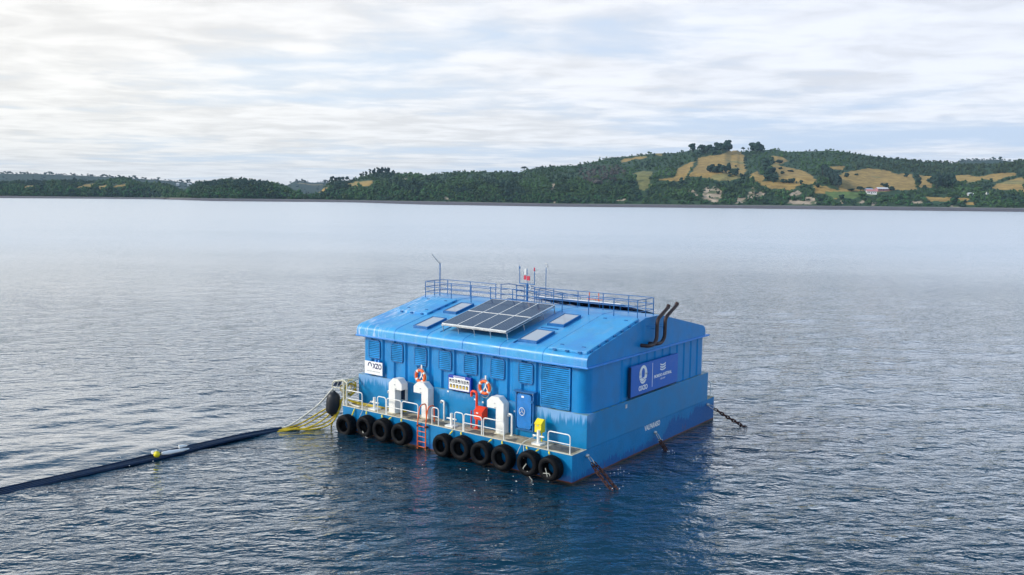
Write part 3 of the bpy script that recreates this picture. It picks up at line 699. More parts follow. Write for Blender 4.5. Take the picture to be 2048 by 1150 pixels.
for k in range(6):
    x = -8.585+.225*k; b.prism([(x-.065, 3.39), (x+.065, 3.39), (x+.03, 3.53), (x-.03, 3.53)], 'y', 1.0731, 1.0801)
b.build('warning_symbol', M['pictoyellow'], t)
b = MB(); 
for k in range(12): b.box(-8.36+.063*k, -8.32+.063*k, 1.0851, 1.0911, 3.955, 4.01)
for k in range(10): b.box(-8.3+.06*k, -8.265+.06*k, 1.0851, 1.0901, 3.335, 3.345)
build_each(b, 'heading', M['boardblue'], t)
t = sign('small green and white cross sticker to the left of the safety board', 'green_sticker', (-8.9, 1.26, 3.74))
b = MB(); b.box(-8.99, -8.82, 1.375, 1.385, 3.66, 3.82); b.build('plate', M['green'], t)
b = MB(); b.obox((-8.905, 1.372, 3.74), (.055, 0, .055), (0, .002, 0), (-.014, 0, .014)); b.obox((-8.905, 1.370, 3.74), (.055, 0, -.055), (0, .002, 0), (.014, 0, .014)); b.build('cross', M['signwhite'], t)
t = sign('large blue OXZO and Fiordo Austral sign on the right side wall', loc=(.1, 8.1, 4.1))
y0, y1, z0, z1 = 5.36, 10.80, 3.32, 4.95
b = MB(); b.box(.0, .12, y0, y1, z0, z1); b.build('board', [M['signblue']], t)
b = MB(); b.box(-.02, .10, y0-.05, y0-.0, z0-.06, z1-.05); b.box(-.02, .10, y0, y1-.1, z0-.06, z0); b.build('edge_shadow_strip', M['dark'], t)  # dark strips paint the board's left edge and the shadow beneath it
def ell(cy, cz, ry, rz_, n=30, a0=0, a1=360): return [(cy+ry*math.cos(math.radians(a)), cz+rz_*math.sin(math.radians(a))) for a in np.linspace(a0, a1, n)]
def stadium(cy, cz, w, h, n=12):
    r = w; out = [(cy+r*math.cos(a), cz+h-r*1.2+1.2*r*math.sin(a)) for a in np.linspace(0, math.pi, n)]
    return out+[(cy+r*math.cos(a), cz-h+r*1.2+1.2*r*math.sin(a)) for a in np.linspace(math.pi, 2*math.pi, n)]
b = MB(); oy, oz = 6.66, 4.36; o_ = stadium(oy, oz, .46, .50); i_ = stadium(oy, oz+.06, .17, .28); k = len(o_)
vs = [(.128, p[0], p[1]) for p in o_]+[(.128, p[0], p[1]) for p in i_]
b.add(vs, [(i, (i+1) % k, k+(i+1) % k, k+i) for i in range(k)]); b.prism([(oy-.2, 3.90), (oy+.2, 3.90), (oy+.30, 4.16), (oy, 4.20), (oy-.30, 4.14)], 'x', .128, .130); b.build('emblem', M['signwhite'], t)
b = MB(); b.tube([(.131, oy-.46+.92*q, 4.14+.07*math.sin(q*6.3)) for q in np.linspace(0, 1, 14)], .012, 4); b.tube([(.131, oy-.42+.84*q, 4.05+.06*math.sin(q*6.3+2)) for q in np.linspace(0, 1, 14)], .010, 4); b.build('emblem_wave', M['signblue'], t)
text_mesh('lettering', 'OXZO', .34, M['signwhite'], t, (.125, 6.20, 3.53), (0, 1, 0), (0, 0, 1), .003, .98, bold=.014)
b = MB(); b.box(.12, .127, 7.70, 7.735, 3.52, 4.84); b.build('divider', M['signwhite'], t)
b = MB()
for k in range(3):
    zc_ = 4.60-.135*k; yy = np.linspace(8.62, 9.26, 9); up = [(y, zc_-.07*math.sin((y-8.62)/.64*math.pi)+.03) for y in yy]
    b.prism([(y, z-.038) for y, z in up]+[(y, z+.038) for y, z in up[::-1]], 'x', .12, .128)
b.build('wave_emblem', M['signwhite'], t)
text_mesh('lettering', 'FIORDO AUSTRAL', .22, M['signwhite'], t, (.125, 7.92, 3.95), (0, 1, 0), (0, 0, 1), .003, 2.10, bold=.009)
text_mesh('small_lettering', 'GROUP', .13, M['signwhite'], t, (.125, 8.66, 3.76), (0, 1, 0), (0, 0, 1), .003, .58)

# ------------------------------------------------------------------ things on the front deck
def cowl(x0, x1, flip, label, y0=.45, y1=1.17, z1=3.45):
    t = thing('ventilator_cowl', label, 'ventilator', ((x0+x1)/2, .8, ZD), 'white ventilator cowls on the front deck')
    w = x1-x0; sw = .49; hh = .62; c1 = .30; c2 = .26
    P = [(0, ZD), (sw, ZD), (sw, z1-hh), (w, z1-hh), (w, z1-c2), (w-c2*1.1, z1), (c1*1.1, z1), (0, z1-c1)]
    P = [(x0+p[0], p[1]) if not flip else (x1-p[0], p[1]) for p in P]
    b = MB(); b.prism(P, 'y', y0, y1); b.build('casing', M['white'], t, bevel=.03)
    b = MB(); sx = x0 if not flip else x1-sw; b.box(sx-.05, sx+sw+.05, y0-.06, min(y1+.05, 1.26), ZD+.004, ZD+.05); b.build('base_flange', M['cream'], t)
    hx0, hx1 = (x0+sw+.05, x1-.06) if not flip else (x0+.06, x1-sw-.05); b = MB(); b.box(hx0, hx1, y0+.06, y1-.06, z1-hh-.006, z1-hh); b.build('opening', M['dark'], t)
    b = MB(); cx = (x0+x1)/2; b.box(cx-.08, cx+.02, y0-.012, y0, z1-.38, z1-.33); cxx = hx0 if not flip else hx1; b.box(cxx-.06, cxx+.06, y0-.015, y0, z1-hh+.02, z1-hh+.07); build_each(b, 'fixing', M['steel'], t)
cowl(-12.66, -11.66, False, 'leftmost white ventilator cowl, its hood turned to the right', .45, .93, 3.47)
cowl(-11.06, -9.98, True, 'white ventilator cowl below the left lifebuoy, its hood turned left', .79, 1.25, 3.42)
cowl(-5.84, -4.76, True, 'white ventilator cowl between the right lifebuoy and the door', .79, 1.25, 3.38)
b = MB(); b.box(-12.36, -11.96, 1.10, 1.265, 2.1, 2.85, 0); b.box(-12.31, -12.01, 1.09, 1.10, 2.15, 2.80, 1)
o = b.build('wall_duct', [M['white'], M['dark']], barge)
def gooseneck(x, y, h, d, label, m_='white', head='steel'):
    t = thing('vent_pipe', label, 'vent pipe', (x, y, ZD), 'small white vent pipes along the wall')
    b = MB(); b.tube(arc_path([(x, y, ZD), (x, y, ZD+h), (x+d, y, ZD+h), (x+d, y, ZD+h-.05)], .10, 4), .055, 8); b.build('pipe', M[m_], t)
    b = MB(); b.tube([(x+d, y, ZD+h+.01), (x+d, y, ZD+h-.12)], .075, 8); b.build('cap', M[head], t)
    b = MB(); b.lathe((x, y, ZD+.004), (0, 0, 1), [(0, .03), (.11, .03), (.11, 0)], 10); b.build('flange', M['cream'], t)
gooseneck(-9.07, 1.1, 1.08, -.2, 'thin white vent pipe right of the orange ladder, against the wall')
gooseneck(-4.36, 1.0, 1.10, -.2, 'thin white vent pipe close beside the right ventilator cowl')
gooseneck(-13.12, 1.1, 1.05, -.2, 'thin white vent pipe just left of the leftmost cowl')
def bollard(x, y, label):
    t = thing('mooring_bollard', label, 'bollard', (x, y, ZD), 'white mooring bollards on the front deck')
    b = MB(); b.tube([(x, y, ZD+.03), (x, y, ZD+.72)], .085, 10); b.tube([(x-.33, y, ZD+.42), (x+.33, y, ZD+.42)], .045, 8); b.build('post', M['white'], t)
    b = MB(); b.prism([(x-.28, y-.24), (x+.28, y-.24), (x+.28, y+.24), (x-.28, y+.24)], 'z', ZD+.004, ZD+.09); b.build('base_plate', M['white'], t, bevel=.02)
bollard(-13.8, .45, 'white crossbar bollard at the left end of the front deck'); bollard(-7.95, .42, 'white crossbar bollard in the middle of the front deck'); bollard(-2.37, .55, 'white crossbar bollard below the yellow box')
# fire point
t = thing('fire_hose_box', 'red fire hose box on two legs beside the red goose-neck pipe', 'fire box', (-6.3, .9, ZD))
b = MB(); b.prism([(.62, 2.02), (1.10, 2.02), (1.10, 2.62), (.95, 2.66), (.62, 2.45)], 'x', -6.58, -6.05); b.build('cabinet', M['red'], t, bevel=.02)
b = MB(); b.prism([(.60, 2.46), (.95, 2.69), (1.12, 2.65), (1.12, 2.63), (.95, 2.665), (.615, 2.44)], 'x', -6.61, -6.02); b.build('lid', M['red'], t)
for x in (-6.52, -6.12): q = MB(); q.tube([(x, .85, ZD), (x, .85, 2.03)], .03, 6); q.build('leg', M['red'], t)
b = MB(); b.box(-6.42, -6.28, .60, .617, 2.36, 2.42); b.build('latch', M['signwhite'], t)
t = thing('red_gooseneck_pipe', 'thick red goose-neck pipe bending over beside the fire hose box', 'vent pipe', (-6.8, 1.05, ZD))
b = MB(); b.tube(arc_path([(-6.66, .95, ZD), (-6.66, .95, 3.42), (-7.02, .95, 3.42), (-7.02, .95, 3.12)], .18, 7), .068, 12); b.build('pipe', M['red'], t)
b = MB(); b.lathe((-6.66, .95, ZD+.004), (0, 0, 1), [(0, .03), (.16, .03), (.16, 0)], 12); b.build('flange', M['red'], t)
t = tag(MB().tube([(-6.98, .9, ZD), (-6.98, .9, 2.38)], .04, 8).build('standpipe', M['magenta'], None, (-6.98, .9, ZD)), 'thin crimson standpipe behind the guard rail left of the fire box', 'standpipe')
t = thing('yellow_box', 'bright yellow sloping-lid box on a post near the right end of the deck', 'box', (-2.45, .9, ZD))
b = MB(); b.prism([(.62, 2.0), (.98, 2.0), (.98, 2.60), (.86, 2.64), (.62, 2.44)], 'x', -2.66, -2.27); b.build('cabinet', M['yellow'], t, bevel=.025)
b = MB(); b.prism([(.59, 2.45), (.86, 2.67), (1.0, 2.62), (1.0, 2.602), (.86, 2.642), (.61, 2.42)], 'x', -2.68, -2.25); b.build('lid', M['yellow'], t)
b = MB(); b.box(-2.51, -2.43, .60, .62, 2.34, 2.39); b.build('latch', M['greyprint'], t)
for x in (-2.38, ): q = MB(); q.tube([(x, .85, ZD), (x, .85, 1.99)], .04, 6); q.build('post', M['yellow'], t)
# guard rails
def hoop(x0, x1, label, h=.95, y=.06, grp='white guard rail hoops along the front deck edge', mat_='white', mid=True):
    t = thing('guard_rail', label, 'guard rail', ((x0+x1)/2, y, ZD), grp)
    b = MB(); b.tube(arc_path([(x0, y, ZD-.05), (x0, y, ZD+h), (x1, y, ZD+h), (x1, y, ZD-.05)], .16, 5), .03, 8); b.build('hoop', M[mat_], t)
    if mid: b = MB(); b.tube([(x0, y, ZD+h*.5), (x1, y, ZD+h*.5)], .024, 6); b.build('mid_rail', M[mat_], t)
    return t
hoop(-15.72, -14.4, 'leftmost white guard rail hoop, beside the hose frame')
hoop(-13.15, -12.5, 'narrow white guard rail hoop in front of the leftmost cowl', mid=False)
hoop(-12.42, -11.32, 'wide white guard rail hoop between leftmost cowl and second cowl')
hoop(-11.25, -10.05, 'wide white guard rail hoop ending at the orange ladder')
hoop(-9.02, -8.56, 'narrow white guard rail hoop just right of the orange ladder')
hoop(-7.42, -6.85, 'narrow white guard rail hoop left of the crimson standpipe', mid=False)
hoop(-6.78, -5.60, 'wide white guard rail hoop in front of the fire hose box')
hoop(-5.48, -4.16, 'wide white guard rail hoop in front of the right cowl')
hoop(-1.45, -.18, 'white guard rail hoop at the right corner of the deck')
t = hoop(-.55, -.2, 'thin guard rail on the rear deck at the far right corner', y=16.2, grp=None); 
# boarding ladder
t = thing('boarding_ladder', 'orange boarding ladder hanging over the front edge among the tyres', 'ladder', (-9.56, -.15, ZD))
b = MB()
for x in (-9.87, -9.28): b.tube(arc_path([(x, .55, ZD), (x, .50, 2.40), (x, .02, 2.36), (x, -.16, 1.5), (x, -.17, .02)], .2, 5), .034, 8)
b.build('stringer', M['orange'], t)
for k in range(5): q = MB(); q.tube([(-9.87, -.17, .16+.28*k), (-9.28, -.17, .16+.28*k)], .022, 6); q.build('rung', M['orange'], t)
b = MB()
for z in (1.28, .14):
    for x in (-9.87, -9.28): b.box(x-.06, x+.06, -.2, -.0, z-.05, z+.05)
build_each(b, 'bracket', M['rust'], t)

# ------------------------------------------------------------------ lifebuoys
def lifebuoy(x, z, label, tilt=0):
    t = thing('lifebuoy', label, 'lifebuoy', (x, 1.13, z), 'orange lifebuoys on the front wall'); y = 1.13; R_, r_ = .325, .085
    n = 40; segs = [[], []]
    def ring(a0, a1, rr, m_, nm, k=9):
        q = MB(); pts = [(x+R_*math.sin(a), y, z+R_*math.cos(a)) for a in np.linspace(a0, a1, k)]; q.tube(pts, rr, 12, cap=False); q.build(nm, M[m_], t)
    ring(0, 2*math.pi, r_, 'orange', 'ring', 41)
    for k in range(4):
        a = math.radians(45+90*k+tilt); ring(a-.16, a+.16, r_+.004, 'white', 'band', 5)
    q = MB(); pts = []
    for k in range(33):
        a = 2*math.pi*k/32+math.radians(45+tilt); s = abs(math.sin(2*(a-math.radians(45+tilt)))); rr = R_+r_+.01+.05*s*(1+max(0, -math.cos(a))*1.6); pts.append((x+rr*math.sin(a), y-.03, z+rr*math.cos(a)))
    q.tube(pts[:-1], .010, 5, True); q.build('grab_line', M['rope'], t)
    q = MB(); q.box(x-.04, x+.04, 1.19, 1.24, z, z+.62)
    for s in (-1, 1): q.obox((x+s*.10, 1.215, z-.12), (.035, 0, 0), (0, .02, 0), (s*.085, 0, -.13))
    q.build('bracket', M['white'], t)
lifebuoy(-10.85, 3.68, 'orange and white lifebuoy above the second ventilator cowl', 10); lifebuoy(-6.28, 3.68, 'orange and white lifebuoy right of the safety board', -8)

# ------------------------------------------------------------------ tyre fenders
def tyre_proto():
    t = thing('tyre_fender', 'tyre', 'tyre', (0, 0, 0), 'black tyres hung as fenders along the front')
    b = MB(); R_ = .60
    prof = [(.335, -.24), (.36, -.275), (.45, -.30), (.54, -.29), (.595, -.255), (.617, -.18), (.62, 0), (.617, .18), (.595, .255), (.54, .29), (.45, .30), (.36, .275), (.335, .24), (.34, .19), (.52, .15), (.55, 0), (.52, -.15), (.34, -.19)]
    b.lathe((0, 0, 0), (0, 1, 0), prof, 36, closed=True); b.build('tyre', M['rubber'], t)
    b = MB(); 
    for k in range(40):
        a = 2*math.pi*k/40
        for s in (-1, 1):
            c = np.array((.622*math.cos(a), s*.11, .622*math.sin(a))); u = np.array((-math.sin(a), 0, math.cos(a))); 
            b.obox(c, u*.028, (0, .075, 0), np.array((math.cos(a), 0, math.sin(a)))*.008)
    b.build('tread', M['rubber'], t); return t
TY = [(-15.27, .44, 'leftmost tyre fender, hanging lowest under the left deck corner'), (-13.6, .68, 'second tyre fender from the left, with a white rope through it'), (-12.28, .68, 'third tyre fender from the left'), (-10.85, .70, 'tyre fender just left of the orange boarding ladder'),
      (-7.82, .62, 'first tyre fender to the right of the orange boarding ladder'), (-6.55, .70, 'second tyre fender to the right of the orange ladder'), (-5.2, .68, 'tyre fender below the right ventilator cowl'), (-3.85, .70, 'tyre fender directly below the blue door'), (-2.25, .72, 'second tyre fender from the right, with pale rope in its hub'), (-.98, .72, 'rightmost tyre fender beside the hull corner')]
ty = tyre_proto()
for i, (x, z, lb) in enumerate(TY):
    o = ty if i == 0 else copy_thing(ty, (0, 0, 0))
    sc_ = (1, .97, 1.03, 1, .96, 1.02, .98, 1.03, 1, .97)[i]; o.scale = (sc_, 1, sc_); o.location = (x, -.36, z); o['label'] = lb; o.rotation_euler = (random.uniform(-.05, .05), random.uniform(0, 6), random.uniform(-.04, .04))
# ropes with yellow sleeves holding the tyres
for i, (x, z, lb) in enumerate(TY):
    for s in ((-.62, .5) if i in (2, 8) else ((.55,) if i % 2 == 0 else (-.5,))):
        t = thing('tyre_rope', ('left ' if s == -.62 else 'right ' if s == .5 and i in (2, 8) else '')+'yellow-sleeved rope holding the '+lb.split(',')[0], 'rope', (x+s*.5, -.1, ZD), 'sleeved ropes holding the tyres')
        p = [(x+s*.75, .0, ZD+.03), (x+s*.66, -.06, ZD-.05), (x+s*.48, -.16, z+.60), (x+s*.3, -.3, z+.50)]
        b = MB(); b.tube(spline(p, 4), .012, 5); b.build('cord', M['rope'], t)
        b = MB(); b.tube([p[1], p[2]], .04, 8); b.build('sleeve', M['yellow'], t)
def rope(pts, r, m_, label, name='mooring_rope', cat='rope', grp=None, n=8):
    q = MB().tube(spline(pts, n), r, 7); c = np.mean(np.array(pts), 0)
    return tag(q.build(name, M[m_], None, tuple(c)), label, cat, grp)
rope([(-13.75, -.58, .30), (-13.55, -.62, .15), (-13.7, -.6, .42), (-13.4, -.62, .12), (-13.3, -.6, .1)], .014, 'rope', 'white rope loop trailing from the second tyre from the left')
rope([(-2.4, .55, ZD+.5), (-2.9, .0, ZD+.12), (-3.05, -.1, ZD-.15), (-3.1, -.25, 1.0)], .016, 'rope', 'pale rope led from the right bollard over the deck edge')
rope([(-2.45, .55, ZD+.45), (-3.1, .3, ZD+.05), (-2.95, .05, ZD+.08), (-2.8, -.1, ZD-.1), (-2.5, -.5, .95)], .018, 'rope', 'pale rope knotted at the deck edge left of the yellow box')
rope([(-2.3, -.55, .72), (-2.45, -.6, .45), (-2.2, -.6, .30), (-2.4, -.62, .20), (-2.15, -.62, .38), (-2.05, -.6, .12), (-1.9, -.55, -.05)], .022, 'rope', 'tangled pale rope dangling from the hub of the second tyre from the right')
rope([(-1.15, -.58, .75), (-1.0, -.62, .35), (-.95, -.6, .12), (-.9, -.6, .5), (-1.4, -.62, .45)], .018, 'rope', 'frayed pale rope hanging in the rightmost tyre')
rope([(-13.85, .4, ZD+.55), (-14.05, .1, ZD+.3), (-14.25, -.05, ZD-.02), (-14.3, -.3, .95)], .016, 'rope', 'white rope slanting from the left bollard over the deck edge')

# ------------------------------------------------------------------ outrigger frame, hoses, fender at the left corner
t = thing('outrigger_frame', 'cream pipe frame jutting out from the left deck corner', 'frame', (-16.1, .5, ZD))
b = MB()
b.tube([(-15.98, .1, ZD-.1), (-16.0, .1, 2.95)], .05, 8); b.tube([(-15.70, .1, ZD), (-15.70, .1, 2.80)], .045, 8)
b.tube(arc_path([(-16.0, .1, 2.93), (-16.95, .1, 2.72), (-16.95, .1, 2.15)], .25, 6), .035, 8)
b.tube(arc_path([(-16.0, 1.6, 2.9), (-16.0, .1, 2.93), (-15.7, .1, 2.78), (-15.7, .2, 2.76)], .1, 4), .04, 8)
b.tube([(-16.9, .1, 2.38), (-16.0, .1, 2.42)], .03, 8); b.tube([(-16.0, 1.6, ZD), (-16.0, 1.6, 2.9)], .04, 8); b.tube([(-16.0, .1, 2.3), (-16.0, 1.6, 2.3)], .03, 8)
b.tube([(-15.7, .1, 2.78), (-15.96, 1.2, 2.8)], .05, 8); b.tube([(-16.75, .1, 2.7), (-16.6, .6, 2.7), (-16.0, .9, 2.85)], .03, 6); b.build('pipework', M['cream'], t)
b = MB()
for k in range(5): b.tube([(-16.35-.12*k, .1, 2.55-.02*k), (-16.22-.12*k, .12, 2.80-.03*k)], .045, 6)
b.build('wrapping', M['dark'], t)
t = thing('hose_coil', 'heap of coiled yellow hoses hanging behind the cream frame', 'hose', (-16.2, .8, 2.3))
rg = random.Random(3)
for k in range(9):
    cy, cz, ry, rzz = .75+rg.uniform(-.15, .2), 2.25+rg.uniform(-.12, .12), rg.uniform(.35, .55), rg.uniform(.28, .42); xx = -16.08-rg.random()*.28; ph = rg.uniform(0, 6)
    q = MB(); q.tube([(xx+.05*math.sin(3*a+ph), cy+ry*math.cos(a), cz+rzz*math.sin(a)+.04*math.sin(5*a)) for a in np.linspace(0, 2*math.pi, 22)[:-1]], .032, 6, True); q.build('loop', M['hose'] if k % 4 else M['whitehose'], t)
PE = [(-18.45, -2.2), (-18.2, -2.15), (-18.0, -2.1), (-18.55, -2.35), (-18.3, -2.3), (-18.1, -2.25)]
HO = [((-16.55, .1, 1.5), (-17.4, -.3, .95), (-18.0, -1.3, .35), PE[0]), ((-16.6, .1, 1.35), (-17.3, -.4, .75), (-17.8, -1.4, .22), PE[1]), ((-16.6, .05, 1.2), (-17.1, -.5, .5), (-17.5, -1.4, .12), PE[2]), ((-16.5, .1, 1.0), (-17.0, -.4, .3), (-17.6, -1.5, .08), PE[3]), ((-16.4, .1, 1.0), (-16.75, -.3, .25), (-17.2, -1.2, .05), PE[4])]
for i, h in enumerate(HO):
    pts = [(-16.15, .5, 2.1-.1*i), (-16.3, .25, 1.7)]+list(h[:3])+[(h[3][0], h[3][1], .08), (h[3][0]-.4, h[3][1]-.8, -.02)]
    rope(pts, .045, 'hose', ['highest arching yellow hose', 'second arching yellow hose', 'middle yellow hose', 'low slack yellow hose', 'lowest yellow hose, lying almost on the water'][i]+' running from the frame to the floating pipes', 'air_hose', 'hose', 'hoses from the barge to the floating pipes')
rope([(-16.3, .1, 1.3), (-16.6, .0, .7), (-16.85, -.02, .25), (-17.05, .05, .0)], .045, 'hose', 'short yellow hose dropping straight into the water under the black fender', 'air_hose', 'hose', 'hoses from the barge to the floating pipes')
rope([(-16.9, .1, 2.3), (-17.5, -.6, 1.3), (-18.2, -1.7, .4), (-18.6, -2.3, .12), (-18.9, -3.0, .08)], .055, 'whitehose', 'white hose slanting from the cream frame down to the floating pipes', 'air_hose', 'hose', 'hoses from the barge to the floating pipes')
rope([(-16.1, .3, 1.75), (-15.6, .75, 1.56), (-14.5, .85, 1.52), (-13.2, .95, 1.50), (-11.9, 1.1, 1.50)], .04, 'hose', 'yellow hose lying along the deck at the foot of the wall', 'deck_hose', 'hose')
rope([(-16.1, .35, 1.72), (-15.6, .62, 1.53), (-14.6, .72, 1.49), (-13.6, .86, 1.49)], .035, 'hose', 'second yellow hose beside the longer one on the deck', 'deck_hose', 'hose')
rope([(-15.7, .2, 1.58), (-15.2, .22, 1.5), (-14.75, .2, 1.49)], .05, 'whitehose', 'short white hose end lying on the left deck corner', 'deck_hose', 'hose')
t = thing('boat_fender', 'black inflatable sausage fender hanging outside the left corner frame', 'fender', (-16.75, -.05, 1.45))
ax = np.array((.13, .0, 1.0)); ax /= np.linalg.norm(ax); prof = [(0, -.80), (.07, -.79), (.09, -.72), (.2, -.66), (.32, -.56), (.385, -.42), (.40, -.2), (.40, .2), (.385, .42), (.32, .56), (.2, .66), (.09, .72), (.07, .79), (0, .80)]
b = MB(); b.lathe((-16.75, -.05, 1.45), ax, prof, 28); b.build('body', M['fender'], t)
b = MB(); b.tube(spline([(-16.63, -.05, 2.22), (-16.5, .05, 2.5), (-16.4, .1, 2.85)], 4), .02, 6); b.tube(spline([(-16.86, -.05, .66), (-16.6, .0, .9), (-16.0, .0, 1.2)], 4), .015, 6); b.build('lanyard', M['rope'], t)
rope([(-15.97, .0, .95), (-16.3, -.1, .55), (-16.15, -.1, .2), (-16.45, -.1, -.1)], .02, 'whitehose', 'thin white line hanging beside the leftmost tyre')

# ------------------------------------------------------------------ mooring chains
def chain(p0, p1, label, strands=1, sep=.16):
    t = thing('mooring_chain', label, 'chain', p0, 'rusty mooring chains along the right side')
    p0 = np.array(p0, float); p1 = np.array(p1, float); p1 = p1+(p1-p0)*.25; d = p1-p0; Ln = np.linalg.norm(d); d /= Ln; side = np.cross(d, (0, 0, 1)); side /= np.linalg.norm(side); up = np.cross(side, d)
    b = MB(); step = .20; n = int((Ln-.55)/step)
    for s in range(strands):
        for k in range(n):
            tt = .55+k*step; c = p0+d*tt-np.array((0, 0, .05))*math.sin(math.pi*tt/Ln)+side*((s-(strands-1)/2)*sep*2*min(1, tt/.9)) ; a, bb = (side, up) if k % 2 else (up, side)
            c = c+side*random.uniform(-.015, .015)
            b.tube([c+d*(.15*math.cos(q))+a*(.075*math.sin(q)) for q in np.linspace(0, 2*math.pi, 11)[:-1]], .030, 5, True)
    b.build('links', M['rust'], t)
    b = MB(); b.tube([p0+d*(.28+.24*math.cos(q))+up*(.08*math.sin(q)) for q in np.linspace(0, 2*math.pi, 13)[:-1]], .03, 6, True); b.tube([p0+d*.5-side*.16, p0+d*.5+side*.16], .035, 6); b.build('shackle', M['steel'], t)
chain((.08, 1.27, 1.15), (1.85, .80, 0), 'double rusty mooring chain at the near right corner of the hull', 2); chain((.08, 8.39, .82), (.93, 8.1, 0), 'short rusty mooring chain under the ship name', 2, .06); chain((.08, 15.3, 1.12), (2.25, 15.85, 0), 'long rusty mooring chain at the far right corner', 2, .05)

# ------------------------------------------------------------------ floating feed pipes
PL = [(-18.3, -1.4), (-18.62, -2.6), (-19.0, -4.2), (-19.15, -6.1), (-19.2, -8), (-19.22, -10), (-19.32, -12), (-19.46, -14), (-19.62, -17.3), (-19.85, -22), (-20.2, -30), (-20.8, -42)]
for i, off in enumerate((-.30, -.09, .11, .29)):
    pts = spline([(x+off*(.35 if k < 2 else .8 if k == 2 else 1), y, .0+(.06 if i == 0 else .03)+.02*math.sin(k*1.7+i)) for k, (x, y) in enumerate(PL)], 6)
    q = MB().tube(pts, .10 if i == 0 else .085, 12)
    tag(q.build('feed_pipe', M['pipe'], None, (-19.2, -10, 0)), ['outermost dark floating pipe, farthest from the camera', 'second dark floating pipe of the bundle', 'third dark floating pipe of the bundle', 'dark floating pipe nearest the camera'][i]+' on the left water', 'pipe', 'dark pipes floating to the left of the barge')
t = thing('marker_buoy', 'small round yellow buoy floating on the dark pipes', 'buoy', (-19.0, -10.0, .3))
b = MB(); b.lathe((-19.0, -10.0, .24), (0, 0, 1), [(0, -.17), (.10, -.14), (.16, -.05), (.16, .05), (.10, .14), (0, .17)], 18); b.build('ball', M['yellow'], t); b = MB(); b.lathe((-19.0, -10.0, .24), (0, 0, 1), [(0, .16), (.04, .17), (.04, .22), (0, .22)], 8); b.build('eye', M['rope'], t)
t = thing('foam_float', 'broken white foam float lying along the dark pipes by the yellow buoy', 'float', (-18.95, -9.2, .2))
b = MB(); rg = random.Random(5)
P_ = [(-19.02, -9.72, .28), (-18.97, -9.35, .26), (-18.93, -9.0, .25), (-18.88, -8.6, .24), (-18.82, -8.25, .25)]
b.tube([(p[0], p[1], p[2]-.07) for p in P_], [.09, .12, .10, .09, .03], 7); b.build('block', M['signwhite'], t)
b = MB(); b.tube([(-19.18, -10.15, .33), (-19.25, -9.85, .34)], [.10, .07], 6); b.tube([(-18.98, -8.75, .36), (-18.85, -8.35, .36)], [.10, .04], 6); build_each(b, 'fragment', M['signwhite'], t)

# ------------------------------------------------------------------ the far shore: terrain, beach, fields, cliffs, woods, farms
def pray(x, y):
    d = CR*(x-1024)/FPX-CU*(y-575)/FPX+CF; return d/math.hypot(d[0], d[1])
def pat(x, y, r): return CAM+pray(x, y)*r
def interp(tab):
    xs = [p[0] for p in tab]; ys = [p[1] for p in tab]; return lambda x: float(np.interp(x, xs, ys))
SKYL = interp([(-700, 350), (-300, 352), (0, 361), (60, 358), (140, 357), (200, 359), (240, 351), (262, 354), (278, 361), (330, 364), (369, 379), (393, 361.5), (430, 357), (472, 353), (530, 358), (564, 366.6), (598, 384), (610, 388), (625, 387), (642, 377), (661, 357), (705, 357), (720, 350), (737, 344), (759, 340), (778, 340), (795, 341.8), (820, 342), (851, 345.4), (869, 343.6), (917, 339), (966, 339), (1015, 339), (1035, 342), (1052, 334), (1064, 333), (1100, 328.4), (1118, 328), (1152, 325.8), (1183, 319.8), (1221, 311), (1255, 307.9), (1306, 301.9), (1354, 301), (1375, 297), (1385, 293), (1400, 294), (1427, 293), (1450, 290), (1462, 297), (1466, 300), (1473, 300), (1480, 298), (1499, 298), (1508, 292), (1530, 295), (1555, 294), (1572, 299), (1615, 297.6), (1666, 296), (1700, 301), (1743, 307), (1790, 312), (1815, 314), (1844, 319), (1864, 318), (1912, 322), (1950, 325), (2019, 320), (2048, 315), (2200, 318), (2700, 325)])
BASE = interp([(-700, 384), (0, 391.6), (600, 398.5), (850, 402.5), (1100, 407), (1400, 409.5), (1700, 412), (2048, 416), (2700, 424)])
WATERL = interp([(-700, 388), (0, 396.2), (330, 398.5), (420, 402), (560, 403.5), (700, 404.6), (850, 409.4), (1100, 413.3), (1400, 415.9), (1700, 419.8), (2048, 423.8), (2700, 431)])
HORZ = lambda x: 397.3+.01266*(x-1024)
OPEN = lambda x: 1.0 if 1464 < x < 1476 else 0.0
def R0(x): return {0: 1}.get(-1, float(np.interp(x, [-700, 300, 380, 470, 560, 640, 1200, 2700], [2900, 2750, 2350, 2300, 2400, 2350, 2250, 2300])))
def wz(x): # waterline distance on z=0
    d = pray(x, WATERL(x)); return -CAM[2]/d[2]
def ytop(x): return SKYL(x)+(1.0 if OPEN(x) else 5.0)
def R1(x):
    return R0(x)+420+5.2*(BASE(x)-ytop(x))+60*math.sin(x*.021)
def gfun(s, x):
    bl = float(np.interp(x, [-300, 300, 640, 1300, 1640, 1750, 2700], [.55, .55, .62, .50, .38, .20, .22]))
    return bl*(1-(1-min(1, s/.22))**1.6)+(1-bl)*max(0, (s-.03)/.97)**.92
SS = np.linspace(0, 1, 90)
def ysurf(x, s):
    b, t = BASE(x), ytop(x); return b+(t-b)*gfun(s, x)
def surf_at(x, y):
    ys = np.array([ysurf(x, s) for s in SS]); s = float(np.interp(-y, -ys, SS)); r = R0(x)+(R1(x)-R0(x))*s
    return pat(x, y, r)+np.array((0, 0, 0)), r
ZMS = {'A': (2.926, 0, 300), 'B': (4.096, 600, 260), 'C': (5.851, 1050, 260), 'D': (5.851, 1350, 260), 'E': (5.146, 1650, 280)}
def zp(k, pts): s, a, b = ZMS[k]; return [(x/s+a, y/s+b) for x, y in pts]
